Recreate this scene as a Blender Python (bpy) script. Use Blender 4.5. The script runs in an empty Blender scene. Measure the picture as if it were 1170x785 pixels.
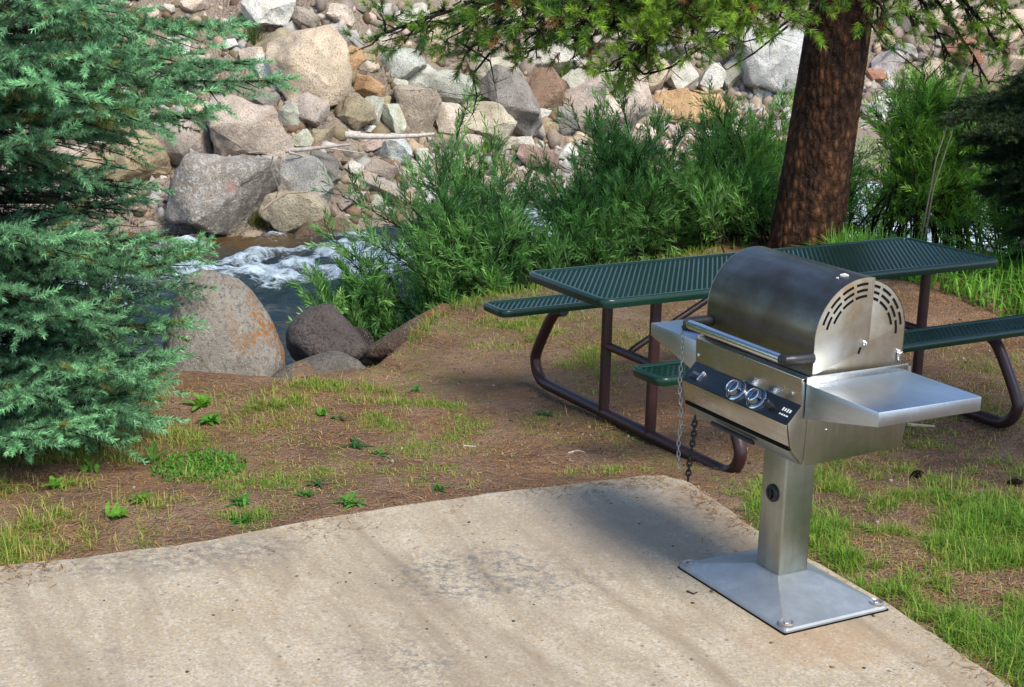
import bpy, bmesh, math
import numpy as np
from mathutils import Vector, Matrix
C = bpy.context.scene.collection
sc = bpy.context.scene
R = math.radians

# ------------------------------------------------------------------ camera, sky, sun, exposure
F_PX, PITCH, ROLL, CAM_H = 1677.8, .2505, .0235, 2.0015
CX, CY = 585.0, 392.5
cam_d = bpy.data.cameras.new('camera'); cam = bpy.data.objects.new('camera', cam_d); C.objects.link(cam)
cam_d.sensor_width = 36; cam_d.lens = 36 * F_PX / 1170; cam_d.clip_end = 500
_cp, _sp, _cr, _sr = math.cos(PITCH), math.sin(PITCH), math.cos(ROLL), math.sin(ROLL)
_r0, _u0, _f0 = Vector((1, 0, 0)), Vector((0, _sp, _cp)), Vector((0, _cp, -_sp))
_rt, _up = _r0 * _cr + _u0 * _sr, _u0 * _cr - _r0 * _sr
cam.matrix_world = Matrix(((_rt.x, _up.x, -_f0.x, 0), (_rt.y, _up.y, -_f0.y, 0), (_rt.z, _up.z, -_f0.z, CAM_H), (0, 0, 0, 1)))
sc.camera = cam

SUN_EL, SUN_AZ = R(48), R(-54)            # direction towards the sun: azimuth counted from +x towards +y
sun_dir = Vector((math.cos(SUN_EL) * math.cos(SUN_AZ), math.cos(SUN_EL) * math.sin(SUN_AZ), math.sin(SUN_EL)))
w = bpy.data.worlds.new('World'); sc.world = w; w.use_nodes = True
nt = w.node_tree
sky = nt.nodes.new('ShaderNodeTexSky'); sky.sky_type = 'NISHITA'; sky.sun_disc = False
sky.sun_elevation = SUN_EL; sky.sun_rotation = math.pi / 2 - SUN_AZ
sky.air_density = 1.0; sky.dust_density = 3.5; sky.altitude = 2400
bg = nt.nodes['Background']; bg.inputs['Strength'].default_value = .15
nt.links.new(sky.outputs[0], bg.inputs[0])
sd = bpy.data.lights.new('sun', 'SUN'); sd.energy = 2.9; sd.angle = R(21); sd.color = (1, .93, .82)
so = bpy.data.objects.new('sun', sd); C.objects.link(so); so.location = sun_dir * 30
so.rotation_euler = sun_dir.to_track_quat('Z', 'Y').to_euler()
vs = sc.view_settings
vs.view_transform = 'Standard'; vs.look = 'None'; vs.exposure = 0.93; vs.gamma = 1; vs.use_curve_mapping = False
sc.cycles.use_denoising = True
sc.cycles.max_bounces = 8

# ------------------------------------------------------------------ helpers
def hash3(ix, iy, iz, seed):
    with np.errstate(over='ignore'):
        h = (ix.astype(np.uint32) * np.uint32(374761393) + iy.astype(np.uint32) * np.uint32(668265263)
             + iz.astype(np.uint32) * np.uint32(2246822519) + np.uint32(seed * 974711 & 0xffffffff))
        h = (h ^ (h >> np.uint32(13))) * np.uint32(1274126177)
        h = h ^ (h >> np.uint32(16))
    return h.astype(np.float64) / 4294967295.0
def vnoise(P, seed=0):
    P = np.asarray(P, float); i = np.floor(P).astype(np.int64); f = P - i; u = f * f * (3 - 2 * f)
    r = 0
    for dx in (0, 1):
        for dy in (0, 1):
            for dz in (0, 1):
                wgt = (u[:, 0] if dx else 1 - u[:, 0]) * (u[:, 1] if dy else 1 - u[:, 1]) * (u[:, 2] if dz else 1 - u[:, 2])
                r = r + wgt * hash3(i[:, 0] + dx, i[:, 1] + dy, i[:, 2] + dz, seed)
    return r * 2 - 1
def fbm(P, octv=4, seed=0, gain=.5):
    P = np.asarray(P, float); a, r = 1.0, 0
    for k in range(octv):
        r = r + a * vnoise(P * 2 ** k + 17.3 * k, seed + k); a *= gain
    return r
def n2(x, y, sc_, seed=0, octv=3):
    x = np.asarray(x, float); y = np.asarray(y, float); x, y = np.broadcast_arrays(x, y)
    return fbm(np.stack([x.ravel() * sc_, y.ravel() * sc_, np.zeros(x.size)], 1), octv, seed).reshape(x.shape)
def sstep(a, b, x):
    t = np.clip((np.asarray(x, float) - a) / (b - a), 0, 1); return t * t * (3 - 2 * t)

def link(name, me, mat=None, parent=None):
    o = bpy.data.objects.new(name, me); C.objects.link(o)
    if mat: me.materials.append(mat)
    if parent: o.parent = parent
    return o
def np_mesh(name, verts, faces, tint=None, smooth=False):
    """verts (N,3), faces: list of integer arrays (M,k)"""
    me = bpy.data.meshes.new(name)
    verts = np.asarray(verts, np.float32); me.vertices.add(len(verts)); me.vertices.foreach_set('co', verts.ravel())
    faces = [np.asarray(f, np.int32) for f in faces if len(f)]
    nl = sum(f.size for f in faces); npoly = sum(len(f) for f in faces)
    me.loops.add(nl); me.loops.foreach_set('vertex_index', np.concatenate([f.ravel() for f in faces]))
    me.polygons.add(npoly)
    tot = np.concatenate([np.full(len(f), f.shape[1], np.int32) for f in faces])
    me.polygons.foreach_set('loop_start', np.concatenate([[0], np.cumsum(tot)[:-1]]).astype(np.int32))
    if smooth: me.polygons.foreach_set('use_smooth', np.ones(npoly, bool))
    if tint is not None:
        a = me.attributes.new('tint', 'FLOAT_COLOR', 'POINT')
        t4 = np.ones((len(verts), 4), np.float32); t4[:, :3] = tint
        a.data.foreach_set('color', t4.ravel())
    me.update(calc_edges=True); me.validate()
    return me
class MB:
    """collects shapes into one mesh"""
    def __init__(s): s.v = []; s.f = []; s.n = 0
    def add(s, V, Fs):
        V = [tuple(p) for p in V]; s.v += V; s.f += [tuple(i + s.n for i in f) for f in Fs]; s.n += len(V); return s
    def bm(s, b):
        b.verts.index_update(); s.add([v.co[:] for v in b.verts], [[v.index for v in f.verts] for f in b.faces]); b.free(); return s
    def box(s, c, d, bev=.003, M=None, seg=2):
        b = bmesh.new(); bmesh.ops.create_cube(b, size=1)
        for v in b.verts: v.co = Vector((v.co.x * d[0], v.co.y * d[1], v.co.z * d[2]))
        if bev: bmesh.ops.bevel(b, geom=list(b.edges), offset=min(bev, min(d) * .45), segments=seg, affect='EDGES', profile=.5)
        if M is not None: bmesh.ops.transform(b, matrix=M, verts=b.verts)
        for v in b.verts: v.co += Vector(c)
        return s.bm(b)
    def tube(s, path, rad, sides=10, cap=True):
        P = [Vector(p) for p in path]; n = len(P)
        rad = [rad] * n if not hasattr(rad, '__len__') else rad
        T = [(P[min(i + 1, n - 1)] - P[max(i - 1, 0)]).normalized() for i in range(n)]
        ref = Vector((0, 0, 1)) if abs(T[0].z) < .9 else Vector((1, 0, 0))
        N = (ref - T[0] * ref.dot(T[0])).normalized(); V = []
        for i in range(n):
            N = (N - T[i] * N.dot(T[i])).normalized(); B = T[i].cross(N)
            for k in range(sides):
                a = 2 * math.pi * k / sides; V.append(P[i] + (N * math.cos(a) + B * math.sin(a)) * rad[i])
        Fs = [(i * sides + k, i * sides + (k + 1) % sides, (i + 1) * sides + (k + 1) % sides, (i + 1) * sides + k) for i in range(n - 1) for k in range(sides)]
        if cap: Fs += [tuple(reversed(range(sides))), tuple((n - 1) * sides + k for k in range(sides))]
        return s.add(V, Fs)
    def lathe(s, prof, M=None, sides=24):
        V = []; n = len(prof)
        for (r, z) in prof:
            for k in range(sides):
                a = 2 * math.pi * k / sides; V.append(Vector((r * math.cos(a), r * math.sin(a), z)))
        if M is not None: V = [M @ v for v in V]
        Fs = [(i * sides + k, i * sides + (k + 1) % sides, (i + 1) * sides + (k + 1) % sides, (i + 1) * sides + k) for i in range(n - 1) for k in range(sides)]
        Fs += [tuple(reversed(range(sides))), tuple((n - 1) * sides + k for k in range(sides))]
        return s.add(V, Fs)
    def prism(s, poly, a0, a1, bev=0):
        """poly of (y,z) extruded along x"""
        b = bmesh.new(); n = len(poly)
        v0 = [b.verts.new((a0, p[0], p[1])) for p in poly]; v1 = [b.verts.new((a1, p[0], p[1])) for p in poly]
        b.faces.new(list(reversed(v0))); b.faces.new(v1)
        for i in range(n): b.faces.new((v0[i], v0[(i + 1) % n], v1[(i + 1) % n], v1[i]))
        bmesh.ops.recalc_face_normals(b, faces=b.faces)
        if bev: bmesh.ops.bevel(b, geom=list(b.edges), offset=bev, segments=2, affect='EDGES', profile=.5)
        return s.bm(b)
    def build(s, name, mat, parent=None, smooth=35):
        me = bpy.data.meshes.new(name); me.from_pydata(s.v, [], s.f); me.update()
        if smooth:
            me.polygons.foreach_set('use_smooth', np.ones(len(me.polygons), bool)); me.set_sharp_from_angle(angle=R(smooth))
        return link(name, me, mat, parent)
def tag(o, label, cat, group=None):
    o['label'] = label; o['category'] = cat
    if group: o['group'] = group
    return o
def thing(name, label, cat, loc=(0, 0, 0), rz=0, group=None):
    o = bpy.data.objects.new(name, None); C.objects.link(o); o.location = loc; o.rotation_euler = (0, 0, rz)
    o.empty_display_size = .2
    return tag(o, label, cat, group)

# ------------------------------------------------------------------ materials
def mat(name):
    m = bpy.data.materials.new(name); m.use_nodes = True
    t = m.node_tree; return m, t, t.nodes['Principled BSDF'], t.nodes['Material Output']
def N(t, typ, **kw):
    n = t.nodes.new(typ)
    for k, v in kw.items():
        if k in n.inputs: n.inputs[k].default_value = v
        else: setattr(n, k, v)
    return n
def noise(t, vec, scale, detail=4, rough=.55, dist=0, typ='Noise'):
    n = t.nodes.new('ShaderNodeTexNoise'); n.inputs['Scale'].default_value = scale; n.inputs['Detail'].default_value = detail
    n.inputs['Roughness'].default_value = rough; n.inputs['Distortion'].default_value = dist
    if vec is not None: t.links.new(vec, n.inputs['Vector'])
    return n.outputs['Fac']
def voro(t, vec, scale, feature='F1', out='Distance'):
    n = t.nodes.new('ShaderNodeTexVoronoi'); n.feature = feature; n.inputs['Scale'].default_value = scale
    if vec is not None: t.links.new(vec, n.inputs['Vector'])
    return n.outputs[out]
def ramp(t, fac, stops, interp='LINEAR'):
    n = t.nodes.new('ShaderNodeValToRGB'); n.color_ramp.interpolation = interp
    e = n.color_ramp.elements
    while len(e) > 1: e.remove(e[-1])
    def c4(c): return (c, c, c, 1) if not hasattr(c, '__len__') else (*c, 1)
    e[0].position = stops[0][0]; e[0].color = c4(stops[0][1])
    for p, c in stops[1:]:
        x = e.new(p); x.color = c4(c)
    t.links.new(fac, n.inputs[0]); return n.outputs[0]
def mix(t, fac, a, b, mode='MIX'):
    n = t.nodes.new('ShaderNodeMix'); n.data_type = 'RGBA'; n.blend_type = mode
    for sock, v in ((n.inputs['Factor'], fac), (n.inputs['A'], a), (n.inputs['B'], b)):
        pass
    ins = [n.inputs[0], n.inputs[6], n.inputs[7]]
    for sck, v in zip(ins, (fac, a, b)):
        if hasattr(v, 'is_output'): t.links.new(v, sck)
        elif hasattr(v, '__len__'): sck.default_value = (*v, 1)
        else: sck.default_value = v if sck == ins[0] else (v, v, v, 1)
    return n.outputs[2]
def math_(t, op, a, b=0.0):
    n = t.nodes.new('ShaderNodeMath'); n.operation = op
    for sck, v in zip(n.inputs, (a, b)):
        if hasattr(v, 'is_output'): t.links.new(v, sck)
        else: sck.default_value = v
    return n.outputs[0]
def bump(t, hgt, strength, dist, bsdf, normal=None):
    n = t.nodes.new('ShaderNodeBump'); n.inputs['Strength'].default_value = strength; n.inputs['Distance'].default_value = dist
    t.links.new(hgt, n.inputs['Height'])
    if normal is not None: t.links.new(normal, n.inputs['Normal'])
    if bsdf: t.links.new(n.outputs[0], bsdf.inputs['Normal'])
    return n.outputs[0]
def coords(t, kind='Object'):
    return t.nodes.new('ShaderNodeTexCoord').outputs[kind]
def mapped(t, vec, scale=(1, 1, 1), rot=(0, 0, 0)):
    n = t.nodes.new('ShaderNodeMapping'); n.inputs['Scale'].default_value = scale; n.inputs['Rotation'].default_value = rot
    t.links.new(vec, n.inputs['Vector']); return n.outputs[0]

def leaf_mat(name, rough=.5, trans=.3, spec=.3, tr_col=(.9, 1.0, .4)):
    m, t, b, o = mat(name)
    at = N(t, 'ShaderNodeAttribute', attribute_name='tint')
    t.links.new(at.outputs['Color'], b.inputs['Base Color']); b.inputs['Roughness'].default_value = rough
    b.inputs['Specular IOR Level'].default_value = spec
    if trans:
        tr = t.nodes.new('ShaderNodeBsdfTranslucent'); t.links.new(mix(t, 1.0, at.outputs['Color'], tr_col, 'MULTIPLY'), tr.inputs['Color'])
        ms = t.nodes.new('ShaderNodeMixShader'); ms.inputs[0].default_value = trans
        t.links.new(b.outputs[0], ms.inputs[1]); t.links.new(tr.outputs[0], ms.inputs[2]); t.links.new(ms.outputs[0], o.inputs[0])
    return m
M_NEEDLE = leaf_mat('conifer_needles', .5, .18, .3, (1, 1, .8))
M_LEAF = leaf_mat('willow_leaves', .42, .48, .4)
M_GRASS = leaf_mat('grass_blades', .55, .35, .25)
M_LITTER = leaf_mat('dry_litter', .8, 0, .1)
M_WOODT = leaf_mat('tinted_wood', .85, 0, .15)

def bark_mat(name, dark, mid, light, zs=.35, scale=9):
    m, t, b, o = mat(name); v = coords(t)
    vm = mapped(t, v, (1, 1, zs))
    f1 = noise(t, vm, scale, 6, .65, .6); f2 = voro(t, mapped(t, v, (1, 1, .55)), scale * 2.6); f3 = noise(t, v, 60, 4)
    c = ramp(t, f1, [(.34, dark), (.5, mid), (.68, light)])
    c = mix(t, ramp(t, f2, [(.25, 0.0), (.6, .75)]), c, dark)
    c = mix(t, ramp(t, f3, [(.6, 0.0), (.78, .5)]), c, (light[0] * 1.7, light[1] * 1.6, light[2] * 1.5))
    t.links.new(c, b.inputs['Base Color']); b.inputs['Roughness'].default_value = .9; b.inputs['Specular IOR Level'].default_value = .15
    hgt = math_(t, 'ADD', math_(t, 'MULTIPLY', f1, 1.2), math_(t, 'MULTIPLY', f2, -.8))
    bump(t, math_(t, 'ADD', hgt, math_(t, 'MULTIPLY', f3, .25)), .9, .04, b)
    return m
M_BARK = bark_mat('pine_bark', (.013, .008, .006), (.070, .034, .019), (.19, .085, .038))
M_TWIG = bark_mat('twig_bark', (.02, .014, .01), (.05, .035, .025), (.09, .065, .045), .3, 30)

def rock_mat(name, lichen=None, speck=.6, side=0, patch=None):
    m, t, b, o = mat(name); v = coords(t)
    inf = t.nodes.new('ShaderNodeObjectInfo')
    off = t.nodes.new('ShaderNodeVectorMath'); off.operation = 'ADD'
    cmb = t.nodes.new('ShaderNodeCombineXYZ'); t.links.new(math_(t, 'MULTIPLY', inf.outputs['Random'], 37.0), cmb.inputs[0]); t.links.new(math_(t, 'MULTIPLY', inf.outputs['Random'], 91.0), cmb.inputs[1])
    t.links.new(v, off.inputs[0]); t.links.new(cmb.outputs[0], off.inputs[1]); p = off.outputs[0]
    big = noise(t, p, 2.2, 5, .6, .4); med = noise(t, p, 8, 6, .65, .2); fine = noise(t, p, 45, 4, .7); spk = noise(t, p, 130, 2, .6)
    base = inf.outputs['Color']
    c = mix(t, ramp(t, big, [(.35, .85), (.62, 0.0)]), base, mix(t, 1.0, base, (.55, .53, .50), 'MULTIPLY'))
    c = mix(t, ramp(t, med, [(.5, 0.0), (.72, .55)]), c, mix(t, 1.0, base, (1.3, 1.2, 1.05), 'MULTIPLY'))
    c = mix(t, ramp(t, noise(t, p, 3.1, 4, .7, 1.0), [(.56, 0.0), (.7, .45)]), c, mix(t, 1.0, base, (1.12, .95, .78), 'MULTIPLY'))
    c = mix(t, ramp(t, fine, [(.36, .85), (.5, 0.0)]), c, mix(t, 1.0, base, (.36, .33, .30), 'MULTIPLY'))
    c = mix(t, ramp(t, spk, [(.62, 0.0), (.7, speck)]), c, (.62, .60, .56))
    if lichen:
        lm = math_(t, 'MULTIPLY', ramp(t, noise(t, v, lichen[1], 3, .6, .5), [(lichen[2], 0.0), (lichen[2] + .1, 1.0)]), ramp(t, noise(t, v, 34, 5, .75), [(.45, 0.0), (.56, 1.0)]))
        if side:
            sx_ = t.nodes.new('ShaderNodeSeparateXYZ'); t.links.new(v, sx_.inputs[0]); lm = math_(t, 'MULTIPLY', lm, ramp(t, math_(t, 'ADD', math_(t, 'MULTIPLY', sx_.outputs[0], 2.0 * side), .35), [(.3, 0.0), (.62, 1.0)]))
        c = mix(t, lm, c, lichen[0])
    if patch:      # one stain of its own colour on the face of the rock
        sx_ = t.nodes.new('ShaderNodeSeparateXYZ'); t.links.new(v, sx_.inputs[0]); dd = math_(t, 'SQRT', math_(t, 'ADD', math_(t, 'POWER', math_(t, 'SUBTRACT', sx_.outputs[0], patch[1]), 2.0), math_(t, 'POWER', math_(t, 'SUBTRACT', sx_.outputs[2], patch[2]), 2.0)))
        c = mix(t, ramp(t, math_(t, 'ADD', dd, math_(t, 'ADD', math_(t, 'MULTIPLY', med, .22), math_(t, 'MULTIPLY', fine, .10))), [(patch[3] - .01, .7), (patch[3] + .05, 0.0)]), c, patch[0])
    t.links.new(c, b.inputs['Base Color']); b.inputs['Roughness'].default_value = .85; b.inputs['Specular IOR Level'].default_value = .25
    hgt = math_(t, 'ADD', math_(t, 'MULTIPLY', med, .8), math_(t, 'ADD', math_(t, 'MULTIPLY', fine, .35), math_(t, 'MULTIPLY', spk, .08)))
    bump(t, hgt, 1.0, .05, b)
    return m
M_ROCK = rock_mat('river_rock')
M_ROCK_ORANGE = rock_mat('lichen_rock', ((.27, .115, .03), 4.6, .47), .5, 1)
M_ROCK_OLEFT = rock_mat('lichen_rock_pale_end', ((.30, .13, .03), 4.0, .44), .25, -1)
M_ROCK_SMOOTH = rock_mat('river_worn_rock', None, .12)
M_ROCK_RED = rock_mat('spotted_rock', ((.46, .45, .42), 12.0, .46), .6, 0, ((.36, .19, .145), .05, .08, .20))

def steel(name, col, rough, streak=.3, metallic=1.0, dirt=None, stretch=(1, 14, 14)):
    m, t, b, o = mat(name); v = coords(t)
    s1 = noise(t, mapped(t, v, stretch), 6, 5, .6); s2 = noise(t, v, 5, 5, .6, .3); s3 = noise(t, v, 40, 4, .7)
    c = mix(t, ramp(t, s1, [(.35, streak), (.6, 0.0)]), col, tuple(x * .55 for x in col))
    if dirt: c = mix(t, ramp(t, s2, [(.42, 0.0), (.66, .85)]), c, dirt)
    c = mix(t, ramp(t, s3, [(.62, 0.0), (.74, .25)]), c, tuple(x * .5 for x in col))
    t.links.new(c, b.inputs['Base Color']); b.inputs['Metallic'].default_value = metallic
    r = math_(t, 'ADD', math_(t, 'MULTIPLY', s2, .25), rough - .1); t.links.new(r, b.inputs['Roughness'])
    bump(t, math_(t, 'ADD', s1, math_(t, 'MULTIPLY', s3, .3)), .06, .004, b)
    return m
M_STEEL = steel('brushed_steel', (.56, .55, .52), .26, .35, 1.0, (.38, .35, .30))
M_STEEL_GRN = steel('weathered_grass_tinted_steel', (.42, .43, .38), .36, .35, 1.0, (.25, .25, .19), (10, 10, 1))  # green of reflected grass put into the colour, besides streaks and dirt
M_HOOD = steel('smoked_steel', (.30, .265, .22), .29, .55, 1.0, (.13, .10, .07), (1, 5, 5))
M_HOOD_END = steel('heat_stained_steel', (.50, .47, .40), .40, .3, .9, (.27, .18, .085), (8, 3, 3))
M_PANEL = steel('dark_panel_steel', (.12, .125, .14), .28, .3)
M_CHROME = steel('chrome', (.75, .76, .78), .16, .1)
M_KNOB = steel('knob_metal', (.20, .235, .28), .18, .1)
M_GALV = steel('painted_base_plate', (.42, .45, .47), .42, .35, .6, (.28, .31, .33), (4, 4, 4))
def plain(name, col, rough=.5, metal=0.0, spec=.5, bs=0, var=.25, sc_=30):
    m, t, b, o = mat(name); v = coords(t); f = noise(t, v, sc_, 5, .6)
    c = mix(t, ramp(t, f, [(.35, var * 2 if var < .5 else 1.0), (.65, 0.0)]), col, tuple(x * .6 for x in col))
    t.links.new(c, b.inputs['Base Color']); b.inputs['Roughness'].default_value = rough; b.inputs['Metallic'].default_value = metal
    b.inputs['Specular IOR Level'].default_value = spec
    if bs: bump(t, f, bs, .003, b)
    return m
M_BLACK = plain('black_plastic', (.012, .012, .014), .42, 0, .5)
M_DARKGAP = plain('dark_slot', (.006, .006, .006), .8, 0, .1)
M_GREEN = plain('green_vinyl_coating', (.003, .027, .016), .30, 0, .5, .1, .2, 14)
M_BROWN = plain('maroon_painted_tube', (.040, .014, .014), .4, 0, .5, .05, .3, 25)
M_WHITE = plain('white_mark', (.7, .7, .68), .6)
M_RUST = plain('rusty_bolt', (.2, .15, .12), .6, .6)
M_WASHER = steel('dull_washer', (.42, .40, .39), .45, .3, .8)
M_SHELF = steel('sky_tinted_shelf_steel', (.50, .55, .61), .36, .2)  # blue of the reflected sky put into the base colour
M_CHAIN = steel('chain_steel', (.33, .33, .34), .35, .2)
M_DCHAIN = plain('dark_chain', (.025, .025, .025), .5, .5)

# ------------------------------------------------------------------ terrain shape
_EX = np.array([-60, -9, -4.2, -3, -1.9, -1.2, -.75, -.4, .1, 1, 2, 3, 4, 8, 60.]); _EY = np.array([9, 8.7, 7.9, 7.4, 7.3, 7.25, 7.7, 9.0, 9.6, 10.7, 12.0, 12.0, 11.4, 11.2, 11.])
_FX = np.array([-60, -10, -4, -2.5, 0, 3, 8, 14, 60.]); _FY = np.array([16.5, 17.4, 17.9, 18.2, 21, 23.2, 24, 25, 26.])
WATER_Z = -1.3
def near_z(x, y):
    x = np.asarray(x, float); y = np.asarray(y, float)
    z = -.028 - .11 * sstep(5.3, 6.7, y - .2 * np.minimum(x, 0) * 0)
    z = z - .02 * sstep(0, 1, x - 1.3) * 0
    z = z + .17 * np.exp(-((x - 3.1) / 1.0) ** 2 - ((y - 9.9) / .55) ** 2)
    z = z + .03 * n2(x, y, .9, 3) * sstep(5.3, 6.2, y + .0 * x) + .012 * n2(x, y, 4.0, 5)
    z = z - .10 * ((y < np.interp(x, [-7, -1.717, -.595, .55, .7], [2.47, 4.625, 5.203, 5.697, 5.66]) - .05) & (x < np.interp(y, [-5, -1, 1.5, 2.9, 3.915, 4.549, 5.121, 5.66], [2.1, 2.05, 1.95, 1.75, 1.493, 1.232, .927, .71]) - .05))
    d = y - np.interp(x, _EX, _EY) + .18 * n2(x, y, 1.3, 9)
    z = z + .05 * np.exp(-(d / .5) ** 2)
    return z - 1.75 * sstep(-.1, 2.6, d)
def far_z(x, y):
    x = np.asarray(x, float); y = np.asarray(y, float)
    d = y - np.interp(x, _FX, _FY) + .25 * n2(x, y, .6, 21)
    rise = np.where(d > 0, d, 0)
    rise = np.where(rise < 6.0, rise, 6.0 + (rise - 6.0) * .12)
    z = -1.62 + .36 * sstep(-1.2, .2, d) + .70 * rise
    return z + .16 * n2(x, y, .7, 31) * sstep(-.5, 1.5, d) + .045 * n2(x, y, 3.2, 33) * sstep(-.5, .5, d)
def terr(x, y): return np.maximum(near_z(x, y), far_z(x, y))

def ray(px, py):
    dx, dy = px - CX, py - CY
    u, v = (dx * _cr + dy * _sr) / F_PX, -(-dx * _sr + dy * _cr) / F_PX
    return np.array([0, 0, CAM_H]), np.array([u, _cp + v * _sp, -_sp + v * _cp])
def at_depth(px, py, Y):
    o, d = ray(px, py); return o + d * (Y / d[1])
def on_ground(px, py, fn=terr, y0=3.0, y1=45.0):
    o, d = ray(px, py); Y = np.arange(y0, y1, .02); P = o[None] + d[None] * (Y / d[1])[:, None]
    hit = np.nonzero(P[:, 2] < fn(P[:, 0], P[:, 1]))[0]
    return P[hit[0]] if len(hit) else P[-1]

def grid_mesh(name, xs, ys, fn, mat_, smooth=True):
    X, Y = np.meshgrid(xs, ys); Z = fn(X, Y); nx, ny = len(xs), len(ys)
    i = np.arange((ny - 1) * (nx - 1)); r, c = i // (nx - 1), i % (nx - 1); a = r * nx + c
    me = np_mesh(name, np.stack([X.ravel(), Y.ravel(), Z.ravel()], 1), [np.stack([a, a + 1, a + nx + 1, a + nx], 1)], None, smooth)
    return link(name, me, mat_)
def axis(lo, a, b, hi, fine, n=26):
    g = np.arange(a, b + fine / 2, fine); k = np.linspace(0, 1, n)[1:] ** 2.2
    return np.concatenate([(a - (a - lo) * k)[::-1], g, b + (hi - b) * k])

# ground material: trodden dirt, orange needle litter, thin turf
m_ground, t, b, o = mat('dirt_ground'); v = coords(t)
big = noise(t, v, .55, 4, .6); med = noise(t, v, 2.6, 6, .65, .4); fine = noise(t, v, 22, 5, .7); grit = voro(t, v, 85)
c = ramp(t, med, [(.3, (.13, .078, .050)), (.5, (.21, .132, .086)), (.7, (.29, .195, .132))])
lit = math_(t, 'MULTIPLY', ramp(t, noise(t, v, 1.4, 5, .65, .8), [(.47, 0.0), (.62, 1.0)]), ramp(t, fine, [(.42, 0.0), (.6, .9)]))
c = mix(t, lit, c, (.27, .145, .065))
c = mix(t, ramp(t, fine, [(.3, .8), (.44, 0.0)]), c, (.07, .045, .03))
gm = math_(t, 'MULTIPLY', ramp(t, noise(t, v, .9, 4, .6), [(.5, 0.0), (.66, .7)]), ramp(t, noise(t, v, 14, 4, .6), [(.45, 0.0), (.6, 1.0)]))
c = mix(t, gm, c, (.19, .18, .055))
c = mix(t, ramp(t, grit, [(.05, .35), (.13, 0.0)]), c, (.33, .25, .18))
t.links.new(c, b.inputs['Base Color']); b.inputs['Roughness'].default_value = .95; b.inputs['Specular IOR Level'].default_value = .1
clod = noise(t, v, 9, 6, .75)
bump(t, math_(t, 'ADD', math_(t, 'MULTIPLY', clod, 1.5), math_(t, 'ADD', fine, math_(t, 'MULTIPLY', grit, -.4))), .9, .03, b)
# hillside material: tan soil and scree
m_hill, t, b, o = mat('scree_soil'); v = coords(t)
med = noise(t, v, 1.2, 6, .65, .4); fine = noise(t, v, 16, 5, .7); st = voro(t, v, 9); st2 = voro(t, v, 26); stc = voro(t, v, 26, 'F1', 'Color')
c = ramp(t, med, [(.3, (.19, .148, .105)), (.5, (.28, .225, .165)), (.7, (.38, .32, .25))])
c = mix(t, ramp(t, st2, [(.30, .5), (.55, 0.0)]), c, mix(t, .35, (.36, .31, .26), stc, 'OVERLAY'))
c = mix(t, ramp(t, fine, [(.3, .85), (.45, 0.0)]), c, (.12, .085, .06))
t.links.new(c, b.inputs['Base Color']); b.inputs['Roughness'].default_value = .95; b.inputs['Specular IOR Level'].default_value = .1
bump(t, math_(t, 'ADD', math_(t, 'MULTIPLY', st2, -1.0), fine), 1.0, .05, b)

g = grid_mesh('ground', axis(-70, -4.5, 5.0, 70, .035), axis(-70, 3.2, 12.5, 15.5, .035), near_z, m_ground); g['kind'] = 'structure'
hl = grid_mesh('hillside', axis(-80, -8, 12, 80, .09), axis(14.5, 16, 29, 120, .09), far_z, m_hill); hl['kind'] = 'structure'

# river
def river_z(x, y):
    return 0
xs, ys = axis(-60, -7, 9, 60, .045), axis(8.5, 9.5, 24.5, 29, .045)
X, Y = np.meshgrid(xs, ys)
# stream coordinate: along the channel
mid = .5 * (np.interp(X, _EX, _EY) + 1.5 + np.interp(X, _FX, _FY)); across = Y - mid
P = np.stack([X.ravel() * .8, Y.ravel() * 2.0, np.zeros(X.size)], 1)
wv = fbm(P * 1.3, 4, 51).reshape(X.shape); wv2 = fbm(np.stack([X.ravel() * 3.2 - Y.ravel(), Y.ravel() * 6.5, np.zeros(X.size)], 1), 4, 57).reshape(X.shape)
rap = np.exp(-((across - 2.1 + .3 * np.sin(X * .9)) / 1.45) ** 2); rap = np.maximum(rap, .8 * sstep(1.5, 4.5, X))
rap *= sstep(-5.8, -4.0, X) * .9 + .1
foam = np.clip(sstep(-.15, 1.0, rap * 1.12 - .42 + .45 * wv + .6 * wv2), 0, 1)
Z = WATER_Z + .035 * wv + .016 * wv2 + rap * (.09 * np.abs(wv2) + .09 * wv) + .05 * foam
nx, ny = len(xs), len(ys); i = np.arange((ny - 1) * (nx - 1)); r, c_ = i // (nx - 1), i % (nx - 1); a = r * nx + c_
shallow = sstep(-2.2, -.2, Y - np.interp(X, _FX, _FY)) * sstep(-1.8, -3.0, X)
me = np_mesh('river', np.stack([X.ravel(), Y.ravel(), Z.ravel()], 1), [np.stack([a, a + 1, a + nx + 1, a + nx], 1)], np.stack([foam.ravel(), shallow.ravel(), foam.ravel() * 0], 1), True)
m_water, t, b, o = mat('river_water'); v = coords(t)
at = N(t, 'ShaderNodeAttribute', attribute_name='tint'); sp = t.nodes.new('ShaderNodeSeparateColor'); t.links.new(at.outputs['Color'], sp.inputs[0])
f = noise(t, mapped(t, v, (1, 2.6, 1), (0, 0, R(12))), 8, 8, .78, .9)
fo = ramp(t, math_(t, 'ADD', math_(t, 'MULTIPLY', sp.outputs[0], .62), math_(t, 'MULTIPLY', math_(t, 'SUBTRACT', f, .5), 1.9)), [(.30, 0.0), (.48, .45), (.75, 1.0)])
wc = mix(t, sp.outputs[1], mix(t, f, (.006, .013, .015), (.026, .048, .054)), mix(t, f, (.05, .03, .012), (.14, .085, .03)))
c = mix(t, fo, wc, (.58, .70, .76))
t.links.new(c, b.inputs['Base Color']); t.links.new(ramp(t, fo, [(0, .06), (1, .6)]), b.inputs['Roughness']); b.inputs['IOR'].default_value = 1.33
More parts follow.
